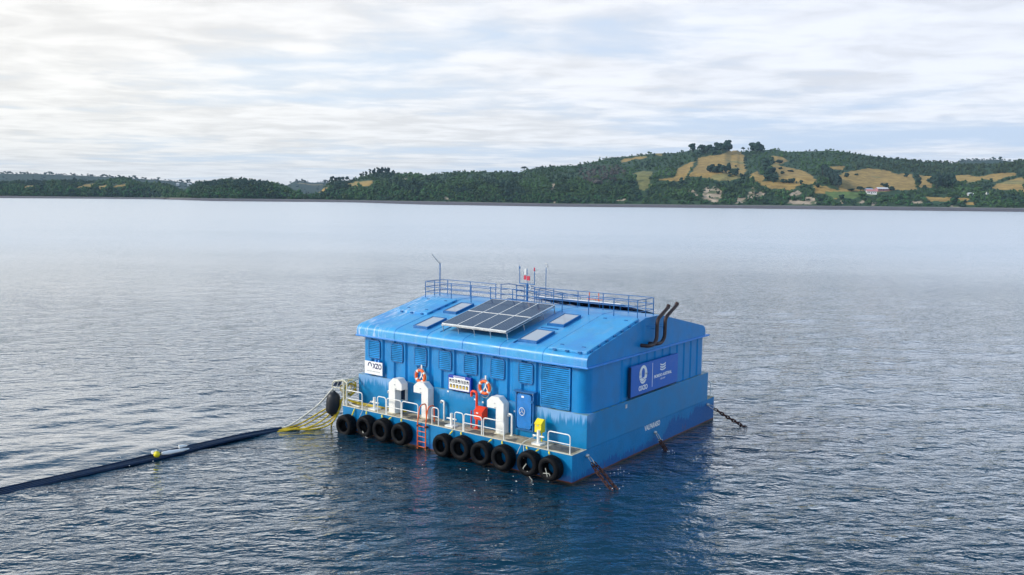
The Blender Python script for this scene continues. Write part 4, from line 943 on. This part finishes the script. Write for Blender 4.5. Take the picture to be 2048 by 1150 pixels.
FIELDS = [zp('D', p) for p in [
 [(255, 330), (400, 300), (540, 290), (600, 250), (680, 232), (725, 235), (800, 290), (812, 400), (835, 470), (760, 570), (600, 600), (400, 575), (280, 545), (150, 540), (215, 460), (262, 420)],
 [(0, 500), (40, 460), (90, 420), (170, 380), (240, 365), (185, 440), (150, 510), (100, 585), (0, 605)],
 [(1145, 300), (1240, 310), (1290, 340), (1335, 372), (1250, 385), (1205, 405), (1280, 425), (1400, 455), (1500, 475), (1600, 530), (1665, 600), (1620, 630), (1470, 640), (1400, 680), (1320, 707), (1230, 690), (1130, 687), (1040, 655), (940, 600), (1030, 598), (1200, 615), (1215, 520), (1170, 455), (1120, 410), (1165, 380)],
 [(860, 550), (910, 505), (970, 478), (1000, 520), (1060, 540), (1035, 600), (950, 600)],
 [(1620, 650), (1680, 640), (1750, 660), (1900, 712), (2048, 695), (2048, 795), (1950, 800), (1850, 800), (1780, 740), (1640, 740)],
 [(1925, 530), (1990, 570), (2048, 610), (2048, 695), (1925, 700)]]]
FIELDS += [zp('E', p) for p in [
 [(150, 365), (190, 335), (300, 320), (400, 292), (520, 295), (620, 310), (680, 335), (740, 350), (890, 345), (925, 420), (940, 515), (850, 515), (720, 515), (560, 545), (480, 580), (420, 570), (300, 600), (280, 600), (70, 590), (0, 550), (0, 480), (150, 520)],
 [(940, 350), (1020, 370), (1100, 380), (1150, 358), (1240, 365), (1290, 375), (1400, 360), (1480, 358), (1560, 375), (1640, 370), (1700, 350), (1920, 335), (1985, 345), (1950, 365), (1840, 385), (1750, 430), (1650, 400), (1530, 430), (1460, 450), (1440, 420), (1320, 415), (1290, 380), (1130, 385), (1090, 400), (1050, 400), (1050, 430), (1100, 450), (1095, 490), (980, 490), (960, 410)],
 [(1690, 495), (1780, 455), (1850, 430), (1960, 395), (2048, 378), (2048, 545), (1990, 525), (1900, 510), (1800, 515)],
 [(1040, 585), (1180, 590), (1320, 590), (1490, 600), (1470, 630), (1320, 632), (1180, 632), (1050, 625)],
 [(1440, 640), (1540, 640), (1545, 668), (1450, 662)], [(30, 275), (200, 270), (200, 310), (60, 300)]]]
FIELDS += [zp('C', p) for p in [
 [(1270, 500), (1340, 485), (1440, 475), (1500, 490), (1470, 540), (1450, 600), (1490, 640), (1440, 690), (1400, 702), (1340, 697), (1315, 620), (1300, 560)],
 [(1110, 360), (1180, 335), (1250, 325), (1430, 305), (1445, 322), (1330, 335), (1240, 352), (1130, 387)], [(1520, 288), (1620, 268), (1600, 305), (1540, 302)], [(1460, 590), (1600, 570), (1750, 555), (1870, 560), (1850, 600), (1700, 590)]]]
FIELDS += [zp('B', p) for p in [[(390, 445), (450, 425), (590, 412), (595, 435), (560, 462), (400, 458)], [(90, 515), (130, 490), (180, 478), (240, 476), (200, 502), (110, 522)]]]
FIELDS += [zp('A', p) for p in [[(450, 217), (500, 203), (560, 194), (560, 211), (450, 223)], [(570, 212), (630, 204), (625, 224), (580, 229)], [(650, 211), (740, 198), (742, 211), (672, 220)], [(1820, 246), (1890, 224), (1885, 242), (1830, 252)], [(140, 212), (195, 205), (195, 222), (140, 222)]]]
GREENISH = {12}
CLIFFS = [zp('D', p) for p in [
 [(310, 770), (340, 700), (375, 660), (400, 690), (470, 660), (540, 715), (545, 760), (510, 840), (430, 850), (380, 820), (330, 810)], [(130, 705), (190, 695), (240, 700), (285, 785), (240, 775), (200, 735)],
 [(850, 800), (862, 725), (900, 715), (912, 675), (935, 700), (930, 810), (880, 800)], [(955, 780), (970, 735), (1000, 712), (1058, 760), (1000, 785)], [(1330, 772), (1380, 725), (1450, 705), (1485, 748), (1400, 785)],
 [(1330, 860), (1335, 815), (1400, 825), (1500, 830), (1530, 785), (1640, 795), (1650, 865), (1500, 872)], [(735, 790), (830, 795), (820, 840), (720, 860)], [(630, 745), (665, 750), (660, 775), (635, 770)]]]
CLIFFS += [zp('E', p) for p in [[(335, 625), (390, 620), (400, 655), (340, 650)], [(480, 640), (540, 645), (535, 668), (480, 665)], [(160, 618), (185, 620), (182, 655), (160, 652)], [(1290, 675), (1400, 690), (1385, 700), (1300, 698)], [(900, 625), (1000, 635), (1010, 655), (890, 650)]]]
CLIFFS += [zp('C', p) for p in [[(320, 850), (360, 822), (365, 858)], [(1070, 825), (1190, 805), (1180, 830), (1080, 835)], [(310, 640), (345, 630), (340, 680), (315, 720)]]]
CLIFFS += [zp('B', p) for p in [[(830, 405), (860, 388), (885, 395), (870, 412)], [(1165, 568), (1200, 545), (1230, 572)]]]
def inpoly(x, y, P):
    c = False; j = len(P)-1
    for i in range(len(P)):
        if (P[i][1] > y) != (P[j][1] > y) and x < (P[j][0]-P[i][0])*(y-P[i][1])/(P[j][1]-P[i][1])+P[i][0]: c = not c
        j = i
    return c
FB = [(min(p[0] for p in P), max(p[0] for p in P), min(p[1] for p in P), max(p[1] for p in P)) for P in FIELDS]
CB = [(min(p[0] for p in P), max(p[0] for p in P), min(p[1] for p in P), max(p[1] for p in P)) for P in CLIFFS]
def cls(x, y):
    for i, P in enumerate(FIELDS):
        b = FB[i]
        if b[0] <= x <= b[1] and b[2] <= y <= b[3] and inpoly(x, y, P): return 2 if i in GREENISH else 1
    for i, P in enumerate(CLIFFS):
        b = CB[i]
        if b[0] <= x <= b[1] and b[2] <= y <= b[3] and inpoly(x, y, P): return 3
    return 0
def raw_mesh(name, co, quads, mats, attr=None, smooth=True, mi=None):
    co = np.asarray(co, np.float32); q = np.asarray(quads, np.int32)
    me = bpy.data.meshes.new(name); me.vertices.add(len(co)); me.vertices.foreach_set('co', co.ravel())
    k = q.shape[1]; me.loops.add(q.size); me.loops.foreach_set('vertex_index', q.ravel())
    me.polygons.add(len(q)); me.polygons.foreach_set('loop_start', (np.arange(len(q))*k).astype(np.int32)); me.polygons.foreach_set('loop_total', np.full(len(q), k, np.int32))
    me.polygons.foreach_set('use_smooth', np.full(len(q), smooth)); me.update(); me.validate()
    for an, av in (attr or {}).items():
        a = me.attributes.new(an, 'FLOAT_COLOR', 'POINT'); av = np.asarray(av, np.float32)
        a.data.foreach_set('color', np.c_[av, np.ones(len(av))].astype(np.float32).ravel())
    for m in mats: me.materials.append(m)
    o = bpy.data.objects.new(name, me); COL.objects.link(o); return o
def attr_mat(name, an, rough=.9, nz=(.6, 1.3), sc=.05, spec=.2):
    m = bpy.data.materials.new(name); m.use_nodes = True; t = m.node_tree; b = t.nodes['Principled BSDF']
    a = t.nodes.new('ShaderNodeAttribute'); a.attribute_name = an; g = t.nodes.new('ShaderNodeNewGeometry')
    k = mrange(t, noise(t, g.outputs['Position'], sc, 6, .7), .3, .7, nz[0], nz[1])
    t.links.new(mixc(t, 1.0, a.outputs['Color'], k, 'MULTIPLY'), b.inputs['Base Color'])
    b.inputs['Roughness'].default_value = rough; b.inputs['Specular IOR Level'].default_value = spec; return m
M['land'] = attr_mat('land_cover', 'cover', sc=.05, nz=(.66, 1.3)); M['leaf'] = attr_mat('foliage', 'tint', sc=.35, nz=(.65, 1.4), rough=.8)
M['trunk'] = mat('bark', (.06, .045, .035), .9)
C_GOLD = np.array((.37, .24, .075)); C_PALE = np.array((.27, .225, .085)); C_OLIVE = np.array((.20, .19, .07)); C_CLIFF = np.array((.42, .33, .24)); C_FLOOR = np.array((.038, .075, .036))
def build_terrain():
    xs = np.arange(-700, 2701, 3.0); ss = np.concatenate([np.linspace(0, .22, 40), np.linspace(.23, 1, 95)])
    rows = []; cols = []
    for xi, x in enumerate(xs):
        p = []; c = []; r0, r1 = R0(x), R1(x); rw = wz(x)
        # sea bed edge and beach
        zb = pat(x, BASE(x), r0)[2]
        for k, (rr, z) in enumerate(((rw-60, -1.0), (rw, 0.0), (rw+(r0-rw)*.3, zb*.38), (rw+(r0-rw)*.7, zb*.75), (r0-8, zb*.97))):
            d = pray(x, 400); q = CAM+d*rr; q[2] = z; p.append(q)
            c.append(np.array((.13, .115, .125)) if k < 4 else np.array((.30, .27, .25)))
        for s in ss:
            y = ysurf(x, s); r = r0+(r1-r0)*s; q = pat(x, y, r); p.append(q)
            jx = mnoise.noise(Vector((x*.09, y*.2, 1)))*4+mnoise.noise(Vector((x*.3, y*.6, 8)))*2; jy = mnoise.noise(Vector((x*.12, y*.2, 4)))*2.2
            k = cls(x+jx, y+jy) if -20 < x < 2070 else (1 if mnoise.noise(Vector((x*.01, s*4, 3))) > .18 and s > .25 else 0)
            n = mnoise.noise(Vector((q[0]*.006, q[1]*.006, 1.0))); n2 = mnoise.noise(Vector((q[0]*.02, q[1]*.02, 5.0)))
            if k == 1: cc = C_GOLD*(1+.25*n) if n < .25 else C_PALE*(1+.15*n2)
            elif k == 2: cc = C_OLIVE*(1+.2*n2)
            elif k == 3:
                v = mnoise.noise(Vector((q[0]*.06, q[1]*.06, q[2]*.10))); cc = C_CLIFF*(1+.5*v) if v > -.2 else np.array((.10, .12, .06))
            else: cc = C_FLOOR
            if 1650 < x < 1790 and 383 < y < 397 and k == 1: cc = np.array((.12, .18, .06))
            c.append(cc)
        q = p[-1]; d = pray(x, 400)
        for k, dr in enumerate((60, 200, 500)):
            w = CAM+d*(r1+dr); w[2] = q[2]-(dr*.02, dr*.08, q[2]*.7)[k]; p.append(w); c.append(C_FLOOR)
        rows.append(p); cols.append(c)
    P = np.array(rows); n, m = P.shape[:2]
    # gentle relief
    i = (np.arange(n-1)[:, None]*m+np.arange(m-1)[None]); q = np.stack([i, i+m, i+m+1, i+1], -1).reshape(-1, 4)
    o = raw_mesh('hills', P.reshape(-1, 3), q, [M['land']], {'cover': np.array(cols).reshape(-1, 3)}); tag(o, kind='structure')
build_terrain()
def ico(sub):
    bmm = __import__('bmesh').new(); __import__('bmesh').ops.create_icosphere(bmm, subdivisions=sub, radius=1); v = np.array([p.co[:] for p in bmm.verts]); f = np.array([[q.index for q in p.verts] for p in bmm.faces]); bmm.free(); return v, f
IV, IF = ico(2); IV1, IF1 = ico(1)
def crown(rng, w, h, lumps, low=False):   # many overlapping ragged leaf clumps; unit scale metres
    V = []; F = []; n = 0; vv, ff = (IV1, IF1) if low else (IV, IF)
    for k in range(lumps):
        a = rng.uniform(0, 6.283); rad = w*.5*math.sqrt(rng.uniform(0, .55)); zc = h*rng.uniform(.25, .85); taper = 1-.5*(zc/h-.25)
        s = np.array((w*.30, w*.30, h*.22))*rng.uniform(.7, 1.25)*taper
        j = 1+rng.normal(0, .17, len(vv))[:, None]; V.append(vv*j*s+np.array((rad*taper*math.cos(a), rad*taper*math.sin(a), zc))); F.append(ff+n); n += len(vv)
    return np.concatenate(V), np.concatenate(F)
def woods():
    rng = np.random.default_rng(21); V = []; F = []; T = []; n = 0
    protos = [crown(rng, 1, 1, 4, True) for _ in range(14)]+[crown(rng, .75, 1.25, 5, True) for _ in range(8)]
    ys_cache = {}
    N_ = 0; tries = 0
    while N_ < 15000 and tries < 90000:
        tries += 1; x = rng.uniform(-350, 2400)
        b, t = BASE(x), ytop(x); y = b+(t-b)*rng.uniform(-.0, 1.0)**.9
        if -20 < x < 2070:
            hh = 3.0
            if cls(x, y) in (1, 2) or cls(x, y-1.5) in (1, 2) or cls(x, y-4.5) in (1, 2): continue
            if cls(x, y) == 3 or cls(x, y-3) == 3:
                if rng.random() < .86: continue
            if OPEN(x) and y < 303: continue
            if 1650 < x < 1800 and 372 < y < 393: continue
        elif mnoise.noise(Vector((x*.01, (b-y)/(b-t)*4, 3))) > .15: continue
        q, r = surf_at(x, y)
        sc = rng.lognormal(0, .28); tall = y > b-14
        w = 8.6*sc*(1.15 if x < 380 else 1); h = w*rng.uniform(.75, 1.15)
        if y < t+3: h = min(h, 9)
        pv, pf = protos[rng.integers(len(protos))]; a = rng.uniform(0, 6.28); R2 = np.array(((math.cos(a), -math.sin(a), 0), (math.sin(a), math.cos(a), 0), (0, 0, 1)))
        V.append((pv@R2.T)*np.array((w, w, h))+q+np.array((0, 0, -h*.12))); F.append(pf+n); n += len(pv)
        z1 = mnoise.noise(Vector((q[0]*.004, q[1]*.004, 7.0))); z2 = mnoise.noise(Vector((x*.02, y*.05, 2.0)))*1.3
        c = np.array((.034, .072, .030))*(1+.5*z1)
        if z2 > .12: c = np.array((.042, .088, .030))*(1+.5*z2)
        if z2 < -.25: c = np.array((.022, .052, .034))
        if y > b-16 and rng.random() < .4: c = np.array((.034, .100, .034))
        e = ((x-1204)/46)**2+((y-350)/20)**2
        if e < 1 and rng.random() < .8: c = np.array((.095, .085, .078))*rng.uniform(.7, 1.2)
        if x > 1700 and y < 350: c = np.array((.042, .068, .034))*rng.uniform(.7, 1.3)
        if rng.random() < .05: c = np.array((.06, .10, .03))
        T.append(np.repeat((c*.98*rng.uniform(.75, 1.25))[None], len(pv), 0)); N_ += 1
    o = raw_mesh('woodland', np.concatenate(V), np.concatenate(F), [M['leaf']], {'tint': np.concatenate(T)}, smooth=False)
    tag(o, 'dense dark green woodland covering the far hills and bluffs', 'woodland', kind='stuff')
woods()
def tree(x, y, wpx, hpx, label, group=None, tint=(.018, .045, .032), kind='round', name='tree'):
    q, r = surf_at(x, y); s = r/FPX; w, h = wpx*s, hpx*s; rng = np.random.default_rng(int(x*7+y))
    t = thing(name, label, 'tree', tuple(q), group)
    th = h*(.12 if kind == 'round' else .45 if kind == 'umbrella' else .2)
    b = MB(); tp = [(q[0], q[1], q[2]-1), (q[0]+w*.02, q[1], q[2]+th), (q[0]-w*.03, q[1], q[2]+h*.75)]; b.tube(tp, [w*.05, w*.04, w*.015], 6)
    if kind != 'round':
        for k in range(4):
            a = rng.uniform(0, 6.3); b.tube([(q[0], q[1], q[2]+th*rng.uniform(.7, 1)), (q[0]+w*.3*math.cos(a), q[1]+w*.3*math.sin(a), q[2]+h*.7)], [w*.025, w*.01], 5)
    b.build('trunk', M['trunk'], t)
    V, F = crown(rng, w*1.05, (h-th)*1.1, {'round': 9, 'umbrella': 6, 'tall': 10}[kind]); V = V+np.array((0, 0, th-(h-th)*.08))
    c = np.array(tint)*rng.uniform(.8, 1.2); T = np.repeat(c[None], len(V), 0)
    o = raw_mesh('crown', V, F, [M['leaf']], {'tint': T}, smooth=False); o.parent = t
ORD = 'leftmost,second,third,fourth,fifth,sixth,seventh,eighth,ninth,tenth,eleventh,twelfth,thirteenth,fourteenth,fifteenth,sixteenth'.split(',')
def nth(k): return 'leftmost' if k == 0 else ORD[k]+' from the left'
def D(x, y): return (x/5.851+1350, y/5.851+260)
def E_(x, y): return (x/5.146+1650, y/5.146+280)
def B_(x, y): return (x/4.096+600, y/4.096+260)
G1 = 'trees of the grove on the golden hill field'
for k, (x, y, w, h) in enumerate([(400, 495, 14, 13), (435, 495, 12, 16), (460, 505, 10, 10), (480, 500, 13, 14), (515, 500, 12, 17), (555, 505, 13, 15), (628, 505, 10, 20), (600, 505, 12, 14), (645, 545, 8, 5), (670, 520, 12, 11), (690, 530, 12, 14), (710, 540, 15, 16)]):
    X_, Y_ = D(x, y); tree(X_, Y_, w, h, ORD[k]+' dark tree'+('' if k == 0 else ' from the left')+' in the big golden field grove' if k != 6 else 'tallest dark tree of the grove in the big golden field', G1)
for k, (x, y, w, h) in enumerate([(320, 275, 16, 18), (370, 285, 15, 17), (430, 290, 17, 20), (500, 270, 17, 20), (560, 255, 16, 18), (590, 240, 12, 18), (610, 245, 18, 22), (200, 260, 13, 19)]):
    X_, Y_ = D(x, y); tree(X_, max(Y_, ytop(X_)+.5), w, h, ORD[k]+' big rounded tree'+('' if k == 0 else ' from the left')+', in the clump left of the hilltop' if k != 7 else 'tall pointed tree on the skyline left of the hilltop clump', 'trees of the clump left of the bare hilltop', kind='round' if k != 7 else 'tall')
for k, (x, y, w, h) in enumerate([(910, 245, 13, 17), (950, 250, 16, 18), (1000, 255, 14, 17)]):
    X_, Y_ = D(x, y); tree(X_, max(Y_, ytop(X_)+.5), w, h, ['left', 'middle', 'right'][k]+' dark tree in the clump right of the bare hilltop', 'trees of the clump right of the bare hilltop')
for x, y, w, h, l in ((800, 235, 8, 9, 'small wind-bent tree standing alone on the bare hilltop gap'), (855, 240, 3, 8, 'very thin spindly tree on the hilltop gap')):
    X_, Y_ = D(x, y); tree(X_, max(Y_, ytop(X_)+.5), w, h, l, kind='umbrella')
for x, y, w, h, l in ((1220, 395, 13, 8, 'rounded bush-like tree at the notch between the two golden fields'), (1230, 465, 8, 6, 'small dark tree alone on the right golden field'), (1250, 515, 8, 6, 'small tree below another lone tree on the right golden field'), (1265, 620, 8, 8, 'leftmost tree of the short row at the foot of the right field'), (1300, 622, 7, 7, 'second tree of the short row at the foot of the right field'), (1345, 622, 8, 9, 'third tree of the short row at the foot of the right field'), (1385, 625, 9, 11, 'largest tree of the short row at the foot of the right field'), (1420, 630, 3, 5, 'thin tree right of the short row at the foot of the field'), (1475, 640, 7, 9, 'narrow tree standing at the wood edge below the right field'), (1665, 680, 8, 10, 'tree on the pale slope below the right golden field'), (710, 430, 5, 3, 'tiny lone bush-like tree right of the grove'), (1350, 490, 12, 4, 'low spreading tree high on the right golden field')):
    X_, Y_ = D(x, y); tree(X_, Y_, w, h, l)
for k, (x, y, w, h) in enumerate([(1160, 605, 14, 14), (1120, 600, 15, 16), (1080, 590, 14, 20), (1100, 540, 13, 17), (1140, 520, 12, 16), (1060, 500, 14, 18), (1070, 440, 13, 16), (1060, 400, 12, 14)]):
    X_, Y_ = D(x, y); tree(X_, Y_, w, h, ['lowest', 'second lowest', 'third lowest', 'fourth lowest', 'fourth highest', 'third highest', 'second highest', 'highest'][k]+' dark tree in the belt running down between the two golden fields', 'trees of the belt between the golden fields')
for k in range(12):
    x, y = 1730+17*k, 560+12*k; X_, Y_ = D(x, y); tree(X_, Y_, 10, 26, nth(k)+' in the tall dark plantation row right of the golden field', 'tall plantation trees', (.018, .04, .034), 'tall')
for k, (x, y, w, h, l) in enumerate([(365, 530, 15, 10, 'round dark tree left of the white farmhouse'), (445, 512, 12, 6, 'low dark tree behind the white farmhouse'), (620, 500, 14, 10, 'dark tree behind the long farm shed'), (580, 470, 7, 5, 'small tree above the long farm shed'), (688, 523, 12, 8, 'round tree right of the long farm shed'), (270, 525, 15, 5, 'low hedge-like tree left of the farm'), (225, 385, 10, 9, 'tree at the upper left edge of the broad farm field'), (325, 370, 6, 5, 'small lone tree on top of the broad farm field'), (840, 385, 8, 9, 'boxy lone tree on the right side of the broad farm field'), (170, 610, 10, 9, 'dark round tree above the beach left of the farm'), (375, 580, 17, 10, 'light green tree below the white farmhouse'), (1080, 440, 12, 9, 'dark tree at the edge of the middle right field'), (1020, 510, 8, 9, 'pointed tree among the woods right of the farm field'), (960, 470, 10, 16, 'tall dark tree in the hedge right of the farm field'), (940, 400, 9, 10, 'dark tree at the top of the hedge right of the farm field'), (1340, 640, 14, 11, 'tree standing between the two small beach-side fields'), (1440, 645, 7, 6, 'small tree right of the pair of beach-side fields')]):
    X_, Y_ = E_(x, y); tree(X_, Y_, w, h, l, tint=(.018, .045, .032) if k != 10 else (.06, .12, .04))
for k in range(12):
    x = 1110+18*k; X_, Y_ = E_(x, 475+(k % 3)*12); tree(X_, Y_, 11, 20+(k % 4)*2, nth(k)+' of the tall dark trees in the right valley clump', 'tall trees of the clump in the right valley', (.02, .045, .034), 'tall')
for k, (x, y, w, h) in enumerate([(265, 425, 8, 12), (290, 425, 7, 9), (320, 425, 7, 10), (350, 425, 7, 10), (385, 425, 7, 11), (440, 418, 5, 7), (497, 395, 6, 11), (520, 390, 6, 12), (545, 385, 6, 13), (575, 378, 7, 14), (605, 372, 7, 15), (640, 368, 8, 15), (670, 365, 8, 15), (700, 362, 8, 14), (725, 360, 7, 13), (765, 345, 6, 6)]):
    X_, Y_ = B_(x, y); tree(X_, max(Y_, ytop(X_)+.5), w, h, nth(k)+' of the slender pines on the skyline above the brown field', 'slender pines on the left skyline', (.018, .04, .032), 'umbrella' if 5 < k < 10 else 'tall', 'pine_tree')
X_, Y_ = B_(1838, 325); tree(X_, max(Y_, ytop(X_)+.5), 12, 9, 'flat-topped umbrella-shaped tree standing alone on the wooded skyline', None, (.02, .04, .03), 'umbrella')
# farm buildings
def house(x, y, wpx, hpx, label, wallc, roofc, cat='farmhouse', ang=.2, asp=.5):
    q, r = surf_at(x, y); s = r/FPX; w = wpx*s; h = hpx*s*.55; dp = w*asp; rh = hpx*s*.45
    t = thing('farm_building', label, cat, tuple(q)); ca, sa = math.cos(YAW*-1+ang), math.sin(YAW*-1+ang)
    def T(px, py, pz): return (q[0]+px*ca-py*sa, q[1]+px*sa+py*ca, q[2]+pz)
    def bx(b, x0, x1, y0, y1, z0, z1, mi=0):
        v = [T(a, bb, c) for c in (z0, z1) for bb in (y0, y1) for a in (x0, x1)]; b.add(v, [(0, 2, 3, 1), (4, 5, 7, 6), (0, 1, 5, 4), (1, 3, 7, 5), (3, 2, 6, 7), (2, 0, 4, 6)], False, mi)
    b = MB(); bx(b, -w/2, w/2, -dp/2, dp/2, -3, h); b.add([T(-w/2, -dp/2, h), T(-w/2, dp/2, h), T(-w/2, 0, h+rh*.95), T(w/2, -dp/2, h), T(w/2, dp/2, h), T(w/2, 0, h+rh*.95)], [(0, 1, 2), (3, 5, 4)]); b.build('wall', wallc, t)
    b = MB(); e = w*.03
    for sg in (-1, 1): b.add([T(-w/2-e, sg*(dp/2+e), h-.1), T(w/2+e, sg*(dp/2+e), h-.1), T(w/2+e, 0, h+rh), T(-w/2-e, 0, h+rh), T(-w/2-e, sg*(dp/2+e), h+.15), T(w/2+e, sg*(dp/2+e), h+.15), T(w/2+e, 0, h+rh+.3), T(-w/2-e, 0, h+rh+.3)], [(0, 1, 2, 3), (4, 5, 6, 7), (0, 1, 5, 4), (1, 2, 6, 5), (0, 3, 7, 4)])
    b.build('roof', roofc, t)
    b = MB(); bx(b, -w*.04, w*.04, -dp/2-.08, -dp/2-.003, 0, h*.75); b.build('door', M['navy'], t)
    for k in (-.35, -.2, .2, .35): b = MB(); bx(b, w*k-w*.04, w*k+w*.04, -dp/2-.06, -dp/2-.003, h*.35, h*.75); b.build('window', M['dark'], t)
m_r1 = mat('roof_pale_blue', (.42, .50, .60), .6); m_r2 = mat('roof_dull_pink', (.50, .22, .22), .7); m_w = mat('farm_white', (.82, .80, .78), .6); m_g = mat('farm_grey', (.45, .47, .48), .7); m_rp = mat('roof_white', (.75, .74, .74), .6)
X_, Y_ = E_(450, 532); house(X_, Y_, 14, 6, 'white farm building with pale blue-grey roof beside the lawn', m_w, m_r1)
X_, Y_ = E_(475, 553); house(X_, Y_, 18, 8, 'lower white farmhouse with dull pink roof in front of the blue-roofed one', m_w, m_r2, ang=-.2)
X_, Y_ = E_(590, 522); house(X_, Y_, 24, 6, 'long pale farm shed right of the farmhouses', m_r2, m_rp, 'shed', asp=.35)
X_, Y_ = E_(1437, 550); house(X_, Y_, 4.5, 4, 'tiny white house in the right valley', m_w, m_g, 'house')
X_, Y_ = E_(1497, 572); house(X_, Y_, 11, 5, 'grey-white shed beside the small white house in the right valley', m_g, m_rp, 'shed')
X_, Y_ = E_(1672, 558); house(X_, Y_, 5, 4, 'small white house among the trees at the far right', m_w, m_g, 'house')
for x, y, w, l in ((1040, 203, 5, 'tiny white house on the far left shore above the wooded hump'), (1108, 204, 7, 'white-roofed shed next to the tiny house on the far left shore'), (768, 190, 4, 'tiny white house farthest left on the distant hillside')):
    house(x/2.926, y/2.926+300, w, 3, l, m_w, m_rp, 'house')
# distant hills, paler with the air between
def far_hills():
    top = interp([(-900, 340), (0, 343.5), (60, 345), (150, 347), (250, 352), (340, 358), (420, 366), (520, 368), (575, 367), (586, 360), (600, 358), (625, 362), (650, 361), (680, 362), (800, 372), (1000, 372), (1700, 372), (1850, 345), (1895, 327), (1922, 319), (1960, 317), (1990, 315.5), (2015, 319), (2060, 322), (2200, 318), (2900, 330)])
    xs = np.arange(-900, 2901, 6.0); P = []; C_ = []; rng = np.random.default_rng(4)
    for x in xs:
        p = []; c = []; r0, r1 = 4300, 6200; yt = top(x)+3.5
        for s in np.linspace(0, 1, 30):
            r = r0+(r1-r0)*s; q0 = pat(x, yt, r1); z = -1+(q0[2]+1)*(s**1.25)*(1-.0)+(12*mnoise.noise(Vector((x*.006, s*5, 4))) if 0 < s < 1 else 0)
            d = pray(x, 390); q = CAM+d*r; q[2] = z; p.append(q); v = mnoise.noise(Vector((q[0]*.0022, q[1]*.0022, 9)))
            c.append(np.array((.35, .26, .12)) if v > .30 and .1 < s < .9 else np.array((.03, .055, .035)))
        for k in (1, 2): q = CAM+pray(x, 390)*(r1+400*k); q[2] = p[-1][2]*(1-.45*k); p.append(q); c.append(np.array((.03, .055, .035)))
        P.append(p); C_.append(c)
    P = np.array(P); n, m = P.shape[:2]; i = (np.arange(n-1)[:, None]*m+np.arange(m-1)[None]); q = np.stack([i, i+m, i+m+1, i+1], -1).reshape(-1, 4)
    tag(raw_mesh('far_hills', P.reshape(-1, 3), q, [M['land']], {'cover': np.array(C_).reshape(-1, 3)}), kind='structure')
    V = []; F = []; T = []; nn_ = 0; protos = [crown(rng, 1, 1, 3, True) for _ in range(8)]
    for k in range(2600):
        xi = rng.uniform(0, n-1); j = int(rng.integers(2, 30)) if rng.random() < .6 else 29; i_ = int(xi); w_ = xi-i_; q = P[i_, j]*(1-w_)+P[min(i_+1, n-1), j]*w_
        if C_[i_][j][0] > .2: continue
        x = xs[i_]
        if 700 < x < 1800: continue
        pv, pf = protos[rng.integers(8)]; w = 15*rng.lognormal(0, .3); V.append(pv*np.array((w*1.3, w*1.3, w*.8))+q-np.array((0, 0, 2))); F.append(pf+nn_); nn_ += len(pv)
        T.append(np.repeat((np.array((.028, .055, .035))*rng.uniform(.7, 1.3))[None], len(pv), 0))
    tag(raw_mesh('far_woodland', np.concatenate(V), np.concatenate(F), [M['leaf']], {'tint': np.concatenate(T)}, smooth=False), 'hazy blue-green woods on the most distant hills', 'woodland', kind='stuff')
far_hills()

# ------------------------------------------------------------------ haze
def haze():
    b = MB(); b.box(-12500, 12500, -12500, 12500, -2.5, 420); m = bpy.data.materials.new('haze_air'); m.use_nodes = True; t = m.node_tree; t.nodes.clear()
    o_ = t.nodes.new('ShaderNodeOutputMaterial'); v = t.nodes.new('ShaderNodeVolumePrincipled'); v.inputs['Color'].default_value = (.58, .78, 1.0, 1); v.inputs['Density'].default_value = HAZE; v.inputs['Anisotropy'].default_value = 0.0
    t.links.new(v.outputs[0], o_.inputs['Volume']); o = b.build('haze', m, None); tag(o, kind='stuff'); o['label'] = 'thin pale air haze over the water and hills'
HAZE = 4e-5
haze()

# ------------------------------------------------------------------ flecks of foam where the swell slaps the hull and chains
def foam():
    rg = np.random.default_rng(8); b = MB()
    spots = [(1.85, .8, .5), (.8, 3.2, .8), (.9, 8.1, .4), (2.1, 15.8, .5), (-16.9, .1, .6), (-3, -1.3, 1.5), (-9.6, -2.6, 2.5), (-6, -3.2, 2.5), (-18.8, -11, 1.0), (-18.7, -15, 1.5)]
    for x, y, sp in spots:
        for k in range(6):
            cx, cy = x+rg.normal(0, sp), y+rg.normal(0, sp*.5)
            if -16 < cx < .12 and 0 < cy < 16.4: continue
            rr_ = rg.uniform(.012, .045); n = 6; v = [(cx, cy, .10)]+[(cx+rr_*rg.uniform(.5, 1.6)*math.cos(a), cy+rr_*rg.uniform(.5, 1.3)*math.sin(a), .06) for a in np.linspace(0, 6.283, n+1)[:-1]]
            b.add(v, [(0, 1+i, 1+(i+1) % n) for i in range(n)], True)
    tag(b.build('foam', M['signwhite'], None), 'tiny white foam flecks on the water around the hull and pipes', kind='stuff')
foam()
